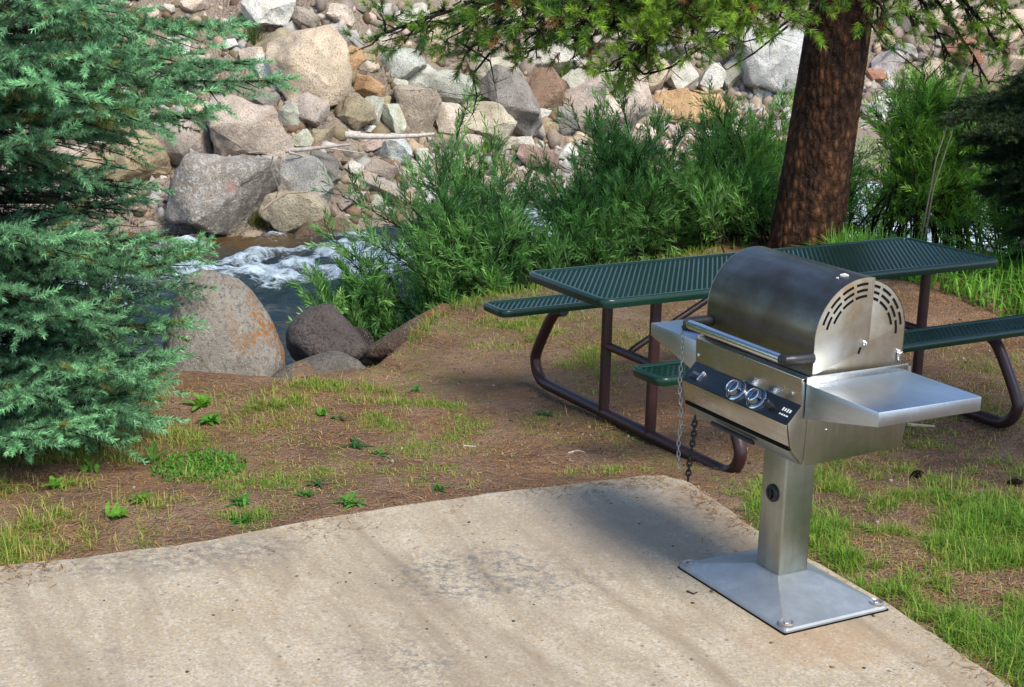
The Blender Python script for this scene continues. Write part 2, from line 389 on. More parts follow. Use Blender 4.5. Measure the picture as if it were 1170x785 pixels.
bump(t, math_(t, 'ADD', f, math_(t, 'MULTIPLY', fo, .5)), .5, .05, b)
rv = link('river', me, m_water); rv['kind'] = 'structure'

# ------------------------------------------------------------------ concrete pad
m_conc, t, b, o = mat('exposed_concrete'); v = coords(t)
big = noise(t, v, .9, 5, .6, .5); med = noise(t, v, 5, 6, .65); fine = noise(t, v, 60, 4, .7); agg = voro(t, v, 135); aggc = voro(t, v, 135, 'F1', 'Color')
c = ramp(t, med, [(.3, (.35, .29, .205)), (.55, (.435, .375, .275)), (.75, (.50, .44, .34))])
c = mix(t, ramp(t, fine, [(.32, .55), (.5, 0.0)]), c, (.22, .18, .14))
c = mix(t, ramp(t, big, [(.45, 0.0), (.66, .5)]), c, (.37, .295, .20))
sx = t.nodes.new('ShaderNodeSeparateColor'); t.links.new(aggc, sx.inputs[0])
c = mix(t, ramp(t, sx.outputs[0], [(.60, 0.0), (.84, .42)]), c, (.23, .18, .13))
c = mix(t, ramp(t, sx.outputs[1], [(.72, 0.0), (.90, .36)]), c, (.63, .58, .49))
c = mix(t, ramp(t, sx.outputs[2], [(.88, 0.0), (.92, .55)]), c, (.44, .30, .15))
# brown stains in long streaks, dark soot blotches
ms_ = t.nodes.new('ShaderNodeMapping'); ms_.vector_type = 'TEXTURE'; ms_.inputs['Rotation'].default_value = (0, 0, R(-66)); ms_.inputs['Scale'].default_value = (2.6, .42, 1); t.links.new(v, ms_.inputs['Vector'])
st = noise(t, ms_.outputs[0], 1.7, 6, .65, .5)
c = mix(t, ramp(t, st, [(.45, 0.0), (.64, .75)]), c, (.24, .185, .125))
pit = voro(t, v, 21); c = mix(t, math_(t, 'MULTIPLY', ramp(t, pit, [(.10, .8), (.2, 0.0)]), ramp(t, med, [(.45, 0.0), (.6, 1.0)])), c, (.13, .11, .09))
bl = math_(t, 'MULTIPLY', ramp(t, noise(t, v, 1.7, 3, .5), [(.54, 0.0), (.68, 1.0)]), ramp(t, noise(t, v, 26, 6, .85), [(.48, 0.0), (.58, .8)]))
c = mix(t, bl, c, (.16, .145, .13))
# the grill's soft shadow painted in brown, and a dark soot patch mid-slab
def blob(px, py, rx, ry, rot=0):
    q = on_ground(px, py, lambda x, y: 0 * x)
    s_ = t.nodes.new('ShaderNodeMapping'); s_.vector_type = 'TEXTURE'; s_.inputs['Location'].default_value = (q[0], q[1], 0); s_.inputs['Rotation'].default_value = (0, 0, rot); s_.inputs['Scale'].default_value = (rx, ry, 50)
    t.links.new(v, s_.inputs['Vector']); g_ = t.nodes.new('ShaderNodeTexGradient'); g_.gradient_type = 'SPHERICAL'; t.links.new(s_.outputs[0], g_.inputs[0]); return g_.outputs['Fac']
bb = math_(t, 'MULTIPLY', ramp(t, blob(545, 655, .42, .30, .4), [(0, 0.0), (.5, 1.0)]), ramp(t, noise(t, v, 22, 7, .85), [(.47, 0.0), (.58, .85)]))
c = mix(t, bb, c, (.12, .12, .115))
bb = math_(t, 'MULTIPLY', ramp(t, blob(735, 600, .75, .5, .2), [(0, 0.0), (.7, .8)]), ramp(t, noise(t, v, 6, 5, .7), [(.3, .2), (.6, 1.0)]))  # painted shade of the grill, mixed into the slab colour
c = mix(t, bb, c, (.30, .235, .17))
bb = math_(t, 'MULTIPLY', ramp(t, blob(190, 640, .55, .2, .35), [(0, 0.0), (.6, 1.0)]), ramp(t, noise(t, v, 30, 5, .8), [(.44, 0.0), (.58, .8)]))
c = mix(t, bb, c, (.15, .135, .12))
bb = math_(t, 'MULTIPLY', ramp(t, blob(940, 735, .3, .2, .0), [(0, 0.0), (.6, .7)]), ramp(t, noise(t, v, 9, 5, .7), [(.3, .1), (.6, 1.0)]))
c = mix(t, bb, c, (.36, .23, .13))
t.links.new(c, b.inputs['Base Color']); b.inputs['Roughness'].default_value = .9; b.inputs['Specular IOR Level'].default_value = .2
bump(t, math_(t, 'ADD', math_(t, 'MULTIPLY', agg, -.3), math_(t, 'ADD', fine, math_(t, 'MULTIPLY', med, .8))), .35, .005, b)
rng = np.random.default_rng(4)
edge = [(-7, 2.47), (-1.717, 4.625), (-1.174, 4.846), (-.595, 5.203), (-.072, 5.458), (.55, 5.697), (.64, 5.71), (.71, 5.66), (.77, 5.56), (.927, 5.121), (1.084, 4.839), (1.232, 4.549), (1.404, 4.137), (1.493, 3.915), (1.75, 2.9), (1.95, 1.5), (2.05, -1), (2.1, -5), (-7, -5)]
pts = []
for k in range(len(edge)):
    A_, B_ = np.array(edge[k]), np.array(edge[(k + 1) % len(edge)]); L_ = np.hypot(*(B_ - A_))
    n_ = max(1, int(L_ / .03)) if min(A_[1], B_[1]) > 2 else 2
    for j in range(n_): pts.append(A_ + (B_ - A_) * j / n_)
pts = np.array(pts); jit = np.stack([n2(pts[:, 0], pts[:, 1], 9, 71), n2(pts[:, 0], pts[:, 1], 9, 77)], 1) * .006 + np.stack([n2(pts[:, 0], pts[:, 1], 2, 72), n2(pts[:, 0], pts[:, 1], 2, 78)], 1) * .010
pts = pts + jit
npt = len(pts); tg_ = np.roll(pts, -4, 0) - np.roll(pts, 4, 0); tg_ /= np.linalg.norm(tg_, axis=1)[:, None]; nin = np.stack([-tg_[:, 1], tg_[:, 0]], 1)
area = .5 * np.sum(pts[:, 0] * np.roll(pts[:, 1], -1) - np.roll(pts[:, 0], -1) * pts[:, 1]); nin *= 1 if area > 0 else -1
chip = .012 + .014 * np.clip(n2(pts[:, 0], pts[:, 1], 7, 79), 0, 1); zed = -.008 - .010 * np.clip(n2(pts[:, 0], pts[:, 1], 8, 80), -.5, 1)
rings_ = [np.column_stack([pts, np.full(npt, -.16)]), np.column_stack([pts, zed]), np.column_stack([pts + nin * (chip * .5)[:, None], zed * .25]), np.column_stack([pts + nin * chip[:, None], np.zeros(npt)])]
Vp = np.concatenate(rings_); Fp = []
for k in range(3):
    for j in range(npt): Fp.append((k * npt + j, k * npt + (j + 1) % npt, (k + 1) * npt + (j + 1) % npt, (k + 1) * npt + j) if area > 0 else (k * npt + j, (k + 1) * npt + j, (k + 1) * npt + (j + 1) % npt, k * npt + (j + 1) % npt))
top_ = [3 * npt + j for j in range(npt)]; Fp.append(top_ if area > 0 else top_[::-1])
me = bpy.data.meshes.new('concrete_pad'); me.from_pydata([tuple(q_) for q_ in Vp], [], Fp); me.update()
pad = link('concrete_pad', me, m_conc); pad['kind'] = 'structure'
PAD = pts
def inside_pad(x, y):
    x = np.asarray(x); y = np.asarray(y); r = np.zeros(x.shape, bool); n = len(PAD)
    for k in range(n):
        x0, y0 = PAD[k]; x1, y1 = PAD[(k + 1) % n]
        cnd = ((y0 > y) != (y1 > y)) & (x < (x1 - x0) * (y - y0) / (y1 - y0 + 1e-12) + x0); r ^= cnd
    return r

# ------------------------------------------------------------------ gas grill on its pedestal
GX, GY, GYAW = .9194, 4.5819, -1.0743
gr = thing('pedestal_grill', 'stainless steel gas grill with half-round hood bolted to the concrete on a square post', 'grill', (GX, GY, 0), GYAW)
# base plate: skirted pyramid
hx, hy, p = .293, .212, .061
mb = MB()
rings = [(hx, hy, 0.002), (hx, hy, .012), (hx - .006, hy - .006, .018), (p + .010, p + .010, .080), (p + .004, p + .004, .082)]
V = []; Fs = []
for (ax, ay, z) in rings:
    cr_ = .012 if ax > .1 else .004
    for (sx_, sy_) in ((-1, -1), (1, -1), (1, 1), (-1, 1)):
        for k in range(4):
            an = math.atan2(sy_, sx_) - math.pi / 4 + (k / 3) * math.pi / 2
            V.append((sx_ * (ax - cr_) + cr_ * math.cos(an), sy_ * (ay - cr_) + cr_ * math.sin(an), z))
for k in range(len(rings) - 1):
    for j in range(16): Fs.append((k * 16 + j, k * 16 + (j + 1) % 16, (k + 1) * 16 + (j + 1) % 16, (k + 1) * 16 + j))
Fs += [tuple(reversed(range(16))), tuple(64 + j for j in range(16))]
mb.add(V, Fs); plate = mb.build('base_plate', M_GALV, gr, 4)
mb = MB(); mb.box((0, 0, .0035), (2 * hx + .003, 2 * hy + .003, .006), .002); mb.build('grimy_gasket', M_DARKGAP, plate)
for sx_ in (-1, 1):
    for sy_ in (-1, 1):
        m2 = MB(); Mx = Matrix.Translation((sx_ * (hx - .029), sy_ * (hy - .029), .017))
        m2.lathe([(.023, -.004), (.026, .010), (.022, .0125), (.017, .008), (.0165, .004)], Mx, 24)
        m2.lathe([(.011, .003), (.011, .009), (.008, .0115)], Mx, 6); bo = m2.build('bolt', M_WASHER, plate)
mb = MB(); mb.box((0, 0, .31), (2 * p, 2 * p, .52), .008, None, 3); post = mb.build('post', M_STEEL_GRN, gr, 40)
Mo = Matrix.Translation((.004, -p, .353)) @ Matrix.Rotation(R(90), 4, 'X')
mb = MB(); mb.lathe([(.030, -.004), (.030, .006), (.026, .010), (.018, .011), (.015, .005), (.008, .005), (.006, .012), (.001, .012)], Mo, 24); mb.box((.004, -p - .011, .353), (.006, .006, .046), .001); mb.build('outlet_cap', M_BLACK, post)
A0, A1 = -.275, .275
# fire box
mb = MB(); mb.prism([(-.199, .818), (-.195, .742), (-.245, .689), (-.229, .612), (-.172, .552), (.21, .560), (.222, .63), (.222, .815)], A0, A1, .002)
body = mb.build('body', M_STEEL_GRN, gr, 25)
for s_ in (-1, 1):        # side sheets, a hair proud of the box behind the front trim
    mb = MB(); x0 = s_ * .2755; mb.prism([(-.168, .822), (-.178, .548), (.213, .557), (.226, .63), (.226, .822)], min(x0, x0 + s_ * .004), max(x0, x0 + s_ * .004), .001)
    sp_ = mb.build('side_panel', M_STEEL_GRN, body, 25)
    for (yy, zz) in ((-.155, .70), (-.10, .655)):
        m2 = MB(); m2.lathe([(.005, 0), (.005, .003), (.002, .004)], Matrix.Translation((s_ * .2795, yy, zz)) @ Matrix.Rotation(R(90) * s_, 4, 'Y'), 10); m2.build('screw', M_CHROME, sp_)
mb = MB(); mb.prism([(-.203, .824), (-.199, .742), (-.195, .742), (-.199, .824)], A0 + .001, A1 - .001); mb.box((0, -.182, .824), (.55, .040, .006), .002); band = mb.build('front_band', M_STEEL, body)
for xx in (-.258, .235):
    m2 = MB(); m2.lathe([(.006, 0), (.006, .003), (.003, .0045)], Matrix.Translation((xx, -.2005, .772)) @ Matrix.Rotation(R(90), 4, 'X'), 12); m2.build('screw', M_CHROME, band)
mb = MB(); mb.prism([(-.2005, .744), (-.252, .690), (-.249, .687), (-.1975, .741)], A0 + .001, A1 - .001); cp = mb.build('control_panel', M_PANEL, gr, 25)
mb = MB(); mb.prism([(-.2525, .688), (-.236, .618), (-.232, .618), (-.2485, .688)], A0 + .001, A1 - .001, .0008); mb.build('front_panel', M_STEEL, gr, 25)
# knobs stand on the sloped panel
nrm = Vector((0, -.72, .69)).normalized(); tang = Vector((0, .69, .72)).normalized()
def on_panel(x, u, lift=0): return Vector((x, -.226, .7165)) + tang * u + nrm * lift
Rot = Matrix((Vector((1, 0, 0)), tang, nrm)).transposed().to_4x4()
for xx in (-.005, .099):
    Mk = Matrix.Translation(on_panel(xx, 0)) @ Rot
    mb = MB(); mb.lathe([(.036, 0), (.036, .004), (.032, .008), (.026, .010), (.025, .026), (.023, .030), (.016, .032), (.001, .033)], Mk, 28)
    mb.box(on_panel(xx, 0, .030), (.006, .044, .010), .002, Rot); k_ = mb.build('knob', M_KNOB, cp)
    mb = MB(); mb.lathe([(.0365, .002), (.0365, .007), (.0340, .0085), (.0340, .003)], Mk, 28); mb.lathe([(.0225, .029), (.0245, .031), (.0220, .033), (.0200, .031)], Mk, 28); mb.build('knob_ring', M_CHROME, k_)
Mk = Matrix.Translation(on_panel(.17, -.002)) @ Rot
mb = MB(); mb.lathe([(.014, 0), (.014, .010), (.011, .012), (.010, .028), (.008, .031), (.001, .031)], Mk, 20); mb.build('igniter_button', M_BLACK, cp)
mb = MB(); mb.box(on_panel(-.225, .0, .003), (.052, .040, .006), .002, Rot); pl_ = mb.build('badge', M_BLACK, cp)
mb = MB(); mb.box(on_panel(-.199, -.003, .004), (.006, .036, .007), .001, Rot)
for k in range(5): mb.box(on_panel(-.238 + k * .007, -.001, .0065), (.004, .010, .001), 0, Rot)
mb.build('badge_trim', M_CHROME, pl_)
mb = MB()
for k, (w_, u_) in enumerate(((.005, .012), (.006, .010), (.005, .013), (.007, .011))):
    mb.box(on_panel(.222 + k * .011, .006, .0009), (w_, u_, .001), 0, Rot); mb.box(on_panel(.222 + k * .011, -.012, .0009), (w_ * 1.2, .005, .001), 0, Rot)
mb.build('printed_icon', M_WHITE, cp)
# drip tray under the front
mb = MB(); mb.box((0, -.213, .609), (.546, .046, .012), .002); mb.build('shadow_gap', M_DARKGAP, gr)
mb = MB(); mb.prism([(-.232, .604), (-.180, .548), (-.120, .542), (-.120, .552), (-.176, .558), (-.222, .606)], A0 + .004, A1 - .018, .001); tr_ = mb.build('drip_tray', M_STEEL_GRN, gr, 25)
mb = MB(); mb.box((-.03, -.217, .570), (.22, .020, .012), .003, Matrix.Rotation(R(-48), 4, 'X')); mb.build('tray_pull', M_BLACK, tr_)
# side shelves
def shelf(s_, xo):
    xi = s_ * .281; xo = s_ * xo; f_, b_ = -.190, .205; z_ = .812; th = .003
    bmm = bmesh.new()
    def q(*P): bmm.faces.new([bmm.verts.new(p_) for p_ in P])
    lo, li = z_ - .045, z_ - .112
    # closed wedge: flat top, upright edges, underside sloping up from the body to the outer edge
    T_ = [(xi, f_, z_), (xo, f_, z_), (xo, b_, z_), (xi, b_, z_)]; B_ = [(xi, f_, li), (xo, f_, lo), (xo, b_, lo), (xi, b_, li)]
    tv = [bmm.verts.new(p_) for p_ in T_]; bv = [bmm.verts.new(p_) for p_ in B_]
    bmm.faces.new(tv); bmm.faces.new(bv[::-1])
    for k in range(4): bmm.faces.new((tv[k], bv[k], bv[(k + 1) % 4], tv[(k + 1) % 4]))
    bmesh.ops.recalc_face_normals(bmm, faces=bmm.faces)
    bmesh.ops.bevel(bmm, geom=list(bmm.edges), offset=.0035, segments=2, affect='EDGES', profile=.5)
    m_ = MB(); m_.bm(bmm); so_ = m_.build('side_shelf', M_SHELF, gr, 30)
    m_ = MB(); m_.box((s_ * .2835, .008, .822), (.006, .40, .024), .0015); m_.build('shelf_lip', M_STEEL, so_)
shelf(1, .60); shelf(-1, .565)
# hood: moving lid (front quarter) and fixed rear half
CB, CZ, RR = .020, .935, .185
def arc(r, a0, a1, n): return [(CB + r * math.cos(R(a0 + (a1 - a0) * k / n)), CZ + r * math.sin(R(a0 + (a1 - a0) * k / n))) for k in range(n + 1)]
def shell(outer, th, x0, x1):
    inner = []
    n = len(outer)
    for i_ in range(n):
        p0, p1 = outer[max(i_ - 1, 0)], outer[min(i_ + 1, n - 1)]; tx_, tz_ = p1[0] - p0[0], p1[1] - p0[1]; l_ = math.hypot(tx_, tz_)
        inner.append((outer[i_][0] + tz_ / l_ * th, outer[i_][1] - tx_ / l_ * th))
    return outer + inner[::-1]
lid_out = [(-.165, .829)] + arc(RR, 180, 80, 24)
mb = MB(); mb.prism(shell(lid_out, .004, 0, 0), -.272, .272); lid = mb.build('lid', M_HOOD, gr, 30)
end = [(-.1645, .829)] + arc(RR, 180, 80, 24) + [(.047, .912), (.036, .902)]
def slots(rad, a0, a1, n, gap, x, par):
    m_ = MB()
    for k in range(n):
        sg_ = 1 if a1 > a0 else -1; s0 = a0 + (a1 - a0) * k / n + gap * sg_; s1 = a0 + (a1 - a0) * (k + 1) / n - gap * sg_
        poly = arc(rad + .0042, s0, s1, 6) + arc(rad - .0042, s1, s0, 6); m_.prism(poly, min(x), max(x))
    return m_
for s_ in (-1, 1):
    mb = MB(); mb.prism(end, min(s_ * .272, s_ * .2755), max(s_ * .272, s_ * .2755), .0008); le = mb.build('lid_end', M_HOOD_END, lid, 25)
    xx = (s_ * .2748, s_ * .2761)
    mb = MB()
    for (rad, a0, a1, n) in ((.166, 164, 86, 4), (.147, 168, 86, 4), (.128, 158, 86, 3)):
        m3 = slots(rad, a0, a1, n, 2.1, xx, le); mb.add(m3.v, m3.f)
    mb.build('vent_slots', M_DARKGAP, le)
    mb = MB(); mb.lathe([(.008, 0), (.008, .004), (.005, .006), (.004, .010), (.001, .011)], Matrix.Translation((s_ * .2755, .030, .915)) @ Matrix.Rotation(R(90) * s_, 4, 'Y'), 14); mb.build('hinge_pin', M_CHROME, le)
    mb = MB(); mb.box((s_ * .2757, .012, .893), (.0012, .008, .022), 0, Matrix.Rotation(R(-20), 4, 'X')); mb.build('latch_hole', M_DARKGAP, le)
mb = MB(); mb.tube([(.205, -.025, 1.1165), (.218, -.018, 1.1185), (.228, -.014, 1.1195)], [.004, .007, .003], 6)
mb.tube([(.208, -.042, 1.1105), (.214, -.040, 1.1115)], [.003, .003], 6); mb.build('white_smear', M_WHITE, lid)
rear_out = arc(RR - .006, 84, 0, 24) + [(.199, .829)]
mb = MB(); mb.prism(shell(rear_out, .004, 0, 0), -.266, .266); hood = mb.build('rear_hood', M_HOOD, gr, 30)
rend = arc(RR - .006, 100, 0, 28) + [(.199, .829), (-.16, .829), (-.10, .86), (.0, .90)]
for s_ in (-1, 1):
    mb = MB(); mb.prism([(CB - .03, 1.10)] + arc(RR - .006, 100, 0, 28) + [(.199, .829), (-.155, .829), (-.155, .85), (-.01, .91)], min(s_ * .262, s_ * .266), max(s_ * .262, s_ * .266), .0008); he = mb.build('hood_end', M_HOOD_END, hood, 25)
    xx = (s_ * .2655, s_ * .2668); mb = MB()
    for (rad, a0, a1, n) in ((.160, 84, 6, 4), (.141, 84, -4, 4), (.122, 84, 10, 3)):
        m3 = slots(rad, a0, a1, n, 2.2, xx, he); mb.add(m3.v, m3.f)
    mb.build('vent_slots', M_DARKGAP, he)
    mb = MB(); mb.lathe([(.007, 0), (.007, .006), (.003, .008)], Matrix.Translation((s_ * .266, .178, .872)) @ Matrix.Rotation(R(90) * s_, 4, 'Y'), 12); mb.box((s_ * .272, .182, .858), (.008, .018, .030), .003); mb.build('hood_bolt', M_CHROME, he)
# handle
mb = MB(); mb.tube([(-.235, -.262, .888), (.245, -.262, .888)], .0155, 18); hd = mb.build('handle', M_CHROME, gr)
for s_, x_ in ((-1, -.243), (1, .258)):
    mb = MB(); mb.tube([(x_ - s_ * .012, -.262, .888), (x_ + s_ * .004, -.258, .888), (x_ + s_ * .010, -.235, .888), (x_ + s_ * .010, -.166, .887)], [.018, .0185, .0185, .0185], 16); mb.build('handle_bracket', M_BLACK, hd)
mb = MB(); mb.box((-.36, -.10, .8195), (.19, .02, .014), .003, Matrix.Rotation(R(22), 4, 'Z')); mb.build('shelf_latch', M_BLACK, gr)

# chains hanging from the grill
def Gp(a, b_, z): return Vector((GX + a * math.cos(GYAW) - b_ * math.sin(GYAW), GY + a * math.sin(GYAW) + b_ * math.cos(GYAW), z))
def chain(name, top, bot, nl, link_r, wire, m_, label, sway=.004):
    mb = MB(); L_ = (bot - top).length; d = (bot - top).normalized()
    for k in range(nl):
        c0 = top + d * L_ * (k + .5) / nl + Vector((sway * math.sin(k * .5), sway * math.cos(k * .37), 0)); up = d
        side = Vector((1, 0, 0)) if k % 2 else Vector((0, 1, 0)); side = (side - up * side.dot(up)).normalized()
        hl_ = L_ / nl * .72; path = []
        for j in range(10):
            a_ = 2 * math.pi * j / 10; path.append(c0 + side * math.cos(a_) * link_r + up * math.sin(a_) * hl_)
        path += path[:2]; mb.tube(path, wire, 5, False)
    o = mb.build(name, m_, None, 60); return o
ch = chain('chain', Gp(-.262, -.272, .868), Gp(-.215, -.285, .405), 26, .0055, .0019, M_CHAIN, '')
tag(ch, 'thin silver link chain dangling from the end of the grill handle', 'chain')
ch = chain('chain', Gp(-.211, -.235, .575), Gp(-.211, -.25, .355), 13, .0075, .0034, M_DCHAIN, '', .002)
tag(ch, 'short thick black chain hanging below the drip tray of the grill', 'chain')

# ------------------------------------------------------------------ picnic table
TX, TY, TZ, TYAW = 1.2846, 7.1422, -.1325, .517
tb = thing('picnic_table', 'green perforated metal picnic table with two attached benches on bent maroon tubes', 'picnic table', (TX, TY, TZ), TYAW)
def rim(L_, W_, zt, h_, rad, cy, mb, wd=.03):
    prof = [(0, -h_), (.004, -h_), (wd * .9, -h_ + .004), (wd, -h_ * .5), (wd, -.006), (wd - .006, 0), (.006, 0), (0, -.006)]   # (outward offset back from centre, z)
    path = []
    for (sx_, sy_, a0) in ((1, -1, -90), (1, 1, 0), (-1, 1, 90), (-1, -1, 180)):
        for k in range(7):
            a_ = R(a0 + 90 * k / 6); path.append((sx_ * (L_ / 2 - rad) + rad * math.cos(a_), sy_ * (W_ / 2 - rad) + rad * math.sin(a_), math.cos(a_), math.sin(a_)))
    n, k_ = len(path), len(prof); V = []
    for (x_, y_, nx_, ny_) in path:
        for (o_, z_) in prof: V.append((x_ - nx_ * (wd - o_), cy + y_ - ny_ * (wd - o_), zt + z_))
    Fs = [(i_ * k_ + j, ((i_ + 1) % n) * k_ + j, ((i_ + 1) % n) * k_ + (j + 1) % k_, i_ * k_ + (j + 1) % k_) for i_ in range(n) for j in range(k_)]
    mb.add(V, Fs)
def expanded(L_, W_, zt, cy, mb, px=.029, py=.038, sw=.0078, th=.003):
    """expanded metal: two families of bars zigzagging through a diamond lattice"""
    nx_, ny_ = int(round(L_ / px)), int(round(W_ / (py / 2))); px = L_ / nx_; hy_ = W_ / ny_
    for r_ in range(ny_):
        y0, y1 = -W_ / 2 + r_ * hy_, -W_ / 2 + (r_ + 1) * hy_; off = .5 * (r_ % 2)
        for k in range(nx_):
            xs_ = -L_ / 2 + (k + off) * px
            for xe_ in (xs_ - px / 2, xs_ + px / 2):
                if abs(xe_) > L_ / 2 + .001: continue
                dx_, dy_ = xe_ - xs_, y1 - y0; l_ = math.hypot(dx_, dy_); nx2, ny2 = -dy_ / l_ * sw / 2, dx_ / l_ * sw / 2
                tl = .0005 if nx2 > 0 else -.0005
                V = [(xs_ - nx2, cy + y0 - ny2, zt - tl), (xs_ + nx2, cy + y0 + ny2, zt + tl), (xe_ + nx2, cy + y1 + ny2, zt + tl), (xe_ - nx2, cy + y1 - ny2, zt - tl)]
                V += [(q_[0], q_[1], q_[2] - th) for q_ in V]
                mb.add(V, [(0, 3, 2, 1), (4, 5, 6, 7), (0, 1, 5, 4), (2, 3, 7, 6), (1, 2, 6, 5), (3, 0, 4, 7)])
H_, L_, W_ = .7406, 2.44, .694
mb = MB(); rim(L_, W_, H_, .045, .06, 0, mb); tt = mb.build('tabletop', M_GREEN, tb, 50)
mb = MB(); expanded(L_ - .045, W_ - .045, H_ - .006, 0, mb); mb.build('mesh_panel', M_GREEN, tt, 0)
for s_ in (-1, 1):
    mb = MB(); rim(L_, .234, .4987, .040, .05, s_ * .673, mb); bs_ = mb.build('bench_seat', M_GREEN, tb, 50)
    mb = MB(); expanded(L_ - .045, .234 - .045, .4987 - .006, s_ * .673, mb); mb.build('mesh_panel', M_GREEN, bs_, 0)
for s_ in (-1, 1):
    x_ = s_ * .838; zr = .030
    path = [(x_, -.60, .455), (x_, -.665, .44), (x_, -.72, .40), (x_, -.83, .235)]
    for k in range(1, 9):
        a_ = R(162 + k * 108 / 8 + 0); path.append((x_, -.755 - .118 * abs(math.cos(a_)) * (1 if math.cos(a_) < 0 else -1), .148 + .118 * math.sin(a_) * (1 if a_ < math.pi else 1)))
    half = path + [(x_, -.62, zr), (x_, -.4, zr)]
    full = half + [(x_, 0, zr)] + [(q_[0], -q_[1], q_[2]) for q_ in reversed(half)]
    # smooth the polyline
    P_ = [Vector(q_) for q_ in full]; P2 = []
    for k in range(len(P_) - 1): P2 += [P_[k].lerp(P_[k + 1], .25), P_[k].lerp(P_[k + 1], .75)]
    mb = MB(); mb.tube([P_[0]] + P2 + [P_[-1]], .0285, 14); mb.build('runner', M_BROWN, tb, 50)
    for y_ in (-.2, .2):
        mb = MB(); mb.tube([(x_, y_, zr), (x_, y_, .70)], .0265, 14); mb.box((x_, y_, .699), (.09, .11, .006), .002); mb.build('leg', M_BROWN, tb, 50)
    mb = MB(); mb.tube([(x_, -.2, .37), (x_, .2, .37)], .021, 12); mb.build('crossbar', M_BROWN, tb, 50)
    mb = MB(); mb.tube([(x_, 0, .375), (x_ - s_ * .02, 0, .395), (x_ - s_ * .60, 0, .675), (x_ - s_ * .66, 0, .695)], .016, 10); mb.build('brace', M_BROWN, tb, 50)
    mb = MB(); mb.box((x_, 0, .700), (.05, .62, .012), .002); mb.build('top_bracket', M_BROWN, tb)

# ------------------------------------------------------------------ rocks
def ico_template(level):
    bmm = bmesh.new(); bmesh.ops.create_icosphere(bmm, subdivisions=level, radius=1); bmm.verts.index_update()
    V = np.array([v.co[:] for v in bmm.verts]); Fa = np.array([[v.index for v in f.verts] for f in bmm.faces]); bmm.free(); return V / np.linalg.norm(V, axis=1)[:, None], Fa
ICO = {k: ico_template(k) for k in (3, 4, 5, 6)}
def rock_mesh(dims, seed, level=4, round_=14, rough=.06, nplanes=24):
    rg = np.random.default_rng(seed); D, Fa = ICO[level]
    n = rg.normal(size=(nplanes, 3)); n[:6] = np.array([[1, 0, 0], [-1, 0, 0], [0, 1, 0], [0, -1, 0], [0, 0, 1], [0, 0, -1]]) + rg.normal(size=(6, 3)) * .28
    n /= np.linalg.norm(n, axis=1)[:, None]; d = rg.uniform(.74, 1.0, nplanes); d[6:] = rg.uniform(.84, 1.14, nplanes - 6)
    q = np.maximum(D @ n.T, 0) / d[None]; r = (q ** round_).sum(1) ** (-1 / round_)
    V = D * r[:, None]; ext = (V.max(0) - V.min(0)) / 2; V = (V - (V.max(0) + V.min(0)) / 2) / ext
    off = rg.uniform(-50, 50, 3); nn = fbm(V * 1.6 + off, 5 if level > 3 else 3, seed % 1000, .5)
    rd = 1 - np.abs(fbm(V * 2.6 - off, 4, seed % 900 + 7, .5))
    V = V * (1 + rough * nn + rough * .8 * (rd - .7))[:, None]
    return np_mesh('rock', V * np.asarray(dims) / 2, [Fa], None, True)
def hull_rock(dims, seed, level=4, rough=.05, nv=17):
    rg = np.random.default_rng(seed); P = rg.normal(size=(nv, 3)); P /= np.linalg.norm(P, axis=1)[:, None]; P /= (np.abs(P) ** 3.2).sum(1)[:, None] ** (1 / 3.2)
    P *= rg.uniform(.86, 1.06, (nv, 1)); lo, hi = P.min(0), P.max(0); P = (P - (lo + hi) / 2) / (hi - lo) * np.asarray(dims)
    b = bmesh.new(); vs_ = [b.verts.new(p_) for p_ in P]; r_ = bmesh.ops.convex_hull(b, input=vs_)
    bmesh.ops.delete(b, geom=[v_ for v_ in b.verts if not v_.link_faces], context='VERTS')
    bmesh.ops.dissolve_limit(b, angle_limit=R(13), verts=list(b.verts), edges=list(b.edges))
    mean = float(np.mean(dims)); bmesh.ops.bevel(b, geom=list(b.edges), offset=mean * .030, segments=2, affect='EDGES', profile=.6, clamp_overlap=True)
    bmesh.ops.triangulate(b, faces=list(b.faces))
    for k in range({3: 1, 4: 2, 5: 3, 6: 4}[level]):
        long_ = [e for e in b.edges if e.calc_length() > mean * (.16 if level < 5 else .085)]
        if long_: bmesh.ops.subdivide_edges(b, edges=long_, cuts=1); bmesh.ops.triangulate(b, faces=[f_ for f_ in b.faces if len(f_.verts) > 3])
    b.normal_update(); V = np.array([v_.co[:] for v_ in b.verts]); Nn = np.array([v_.normal[:] for v_ in b.verts]); off = rg.uniform(-50, 50, 3); st = rg.normal(size=3); st /= np.linalg.norm(st)
    q_ = V / mean; dsp = fbm(q_ * 3.0 + off, 4, seed % 997, .55) * rough * .55 - np.maximum(0, fbm(q_ * 1.7 - off, 3, seed % 911 + 3) - .25) * rough * 1.1
    lay_ = (q_ @ st) * 9 + fbm(q_ * 2 + off, 2, 5); dsp = dsp + rough * .16 * (np.abs((lay_ % 1.0) - .5) * 2 - .5)
    V = V + Nn * (dsp * mean)[:, None]
    for v_, c_ in zip(b.verts, V): v_.co = c_
    me = bpy.data.meshes.new('rock'); b.to_mesh(me); b.free(); me.polygons.foreach_set('use_smooth', np.ones(len(me.polygons), bool)); me.set_sharp_from_angle(angle=R(28)); return me
def srgb(r, g_, b_): return tuple(((x / 255 + .055) / 1.055) ** 2.4 if x > 10 else x / 255 / 12.92 for x in (r, g_, b_))
ROCK_BOX = []
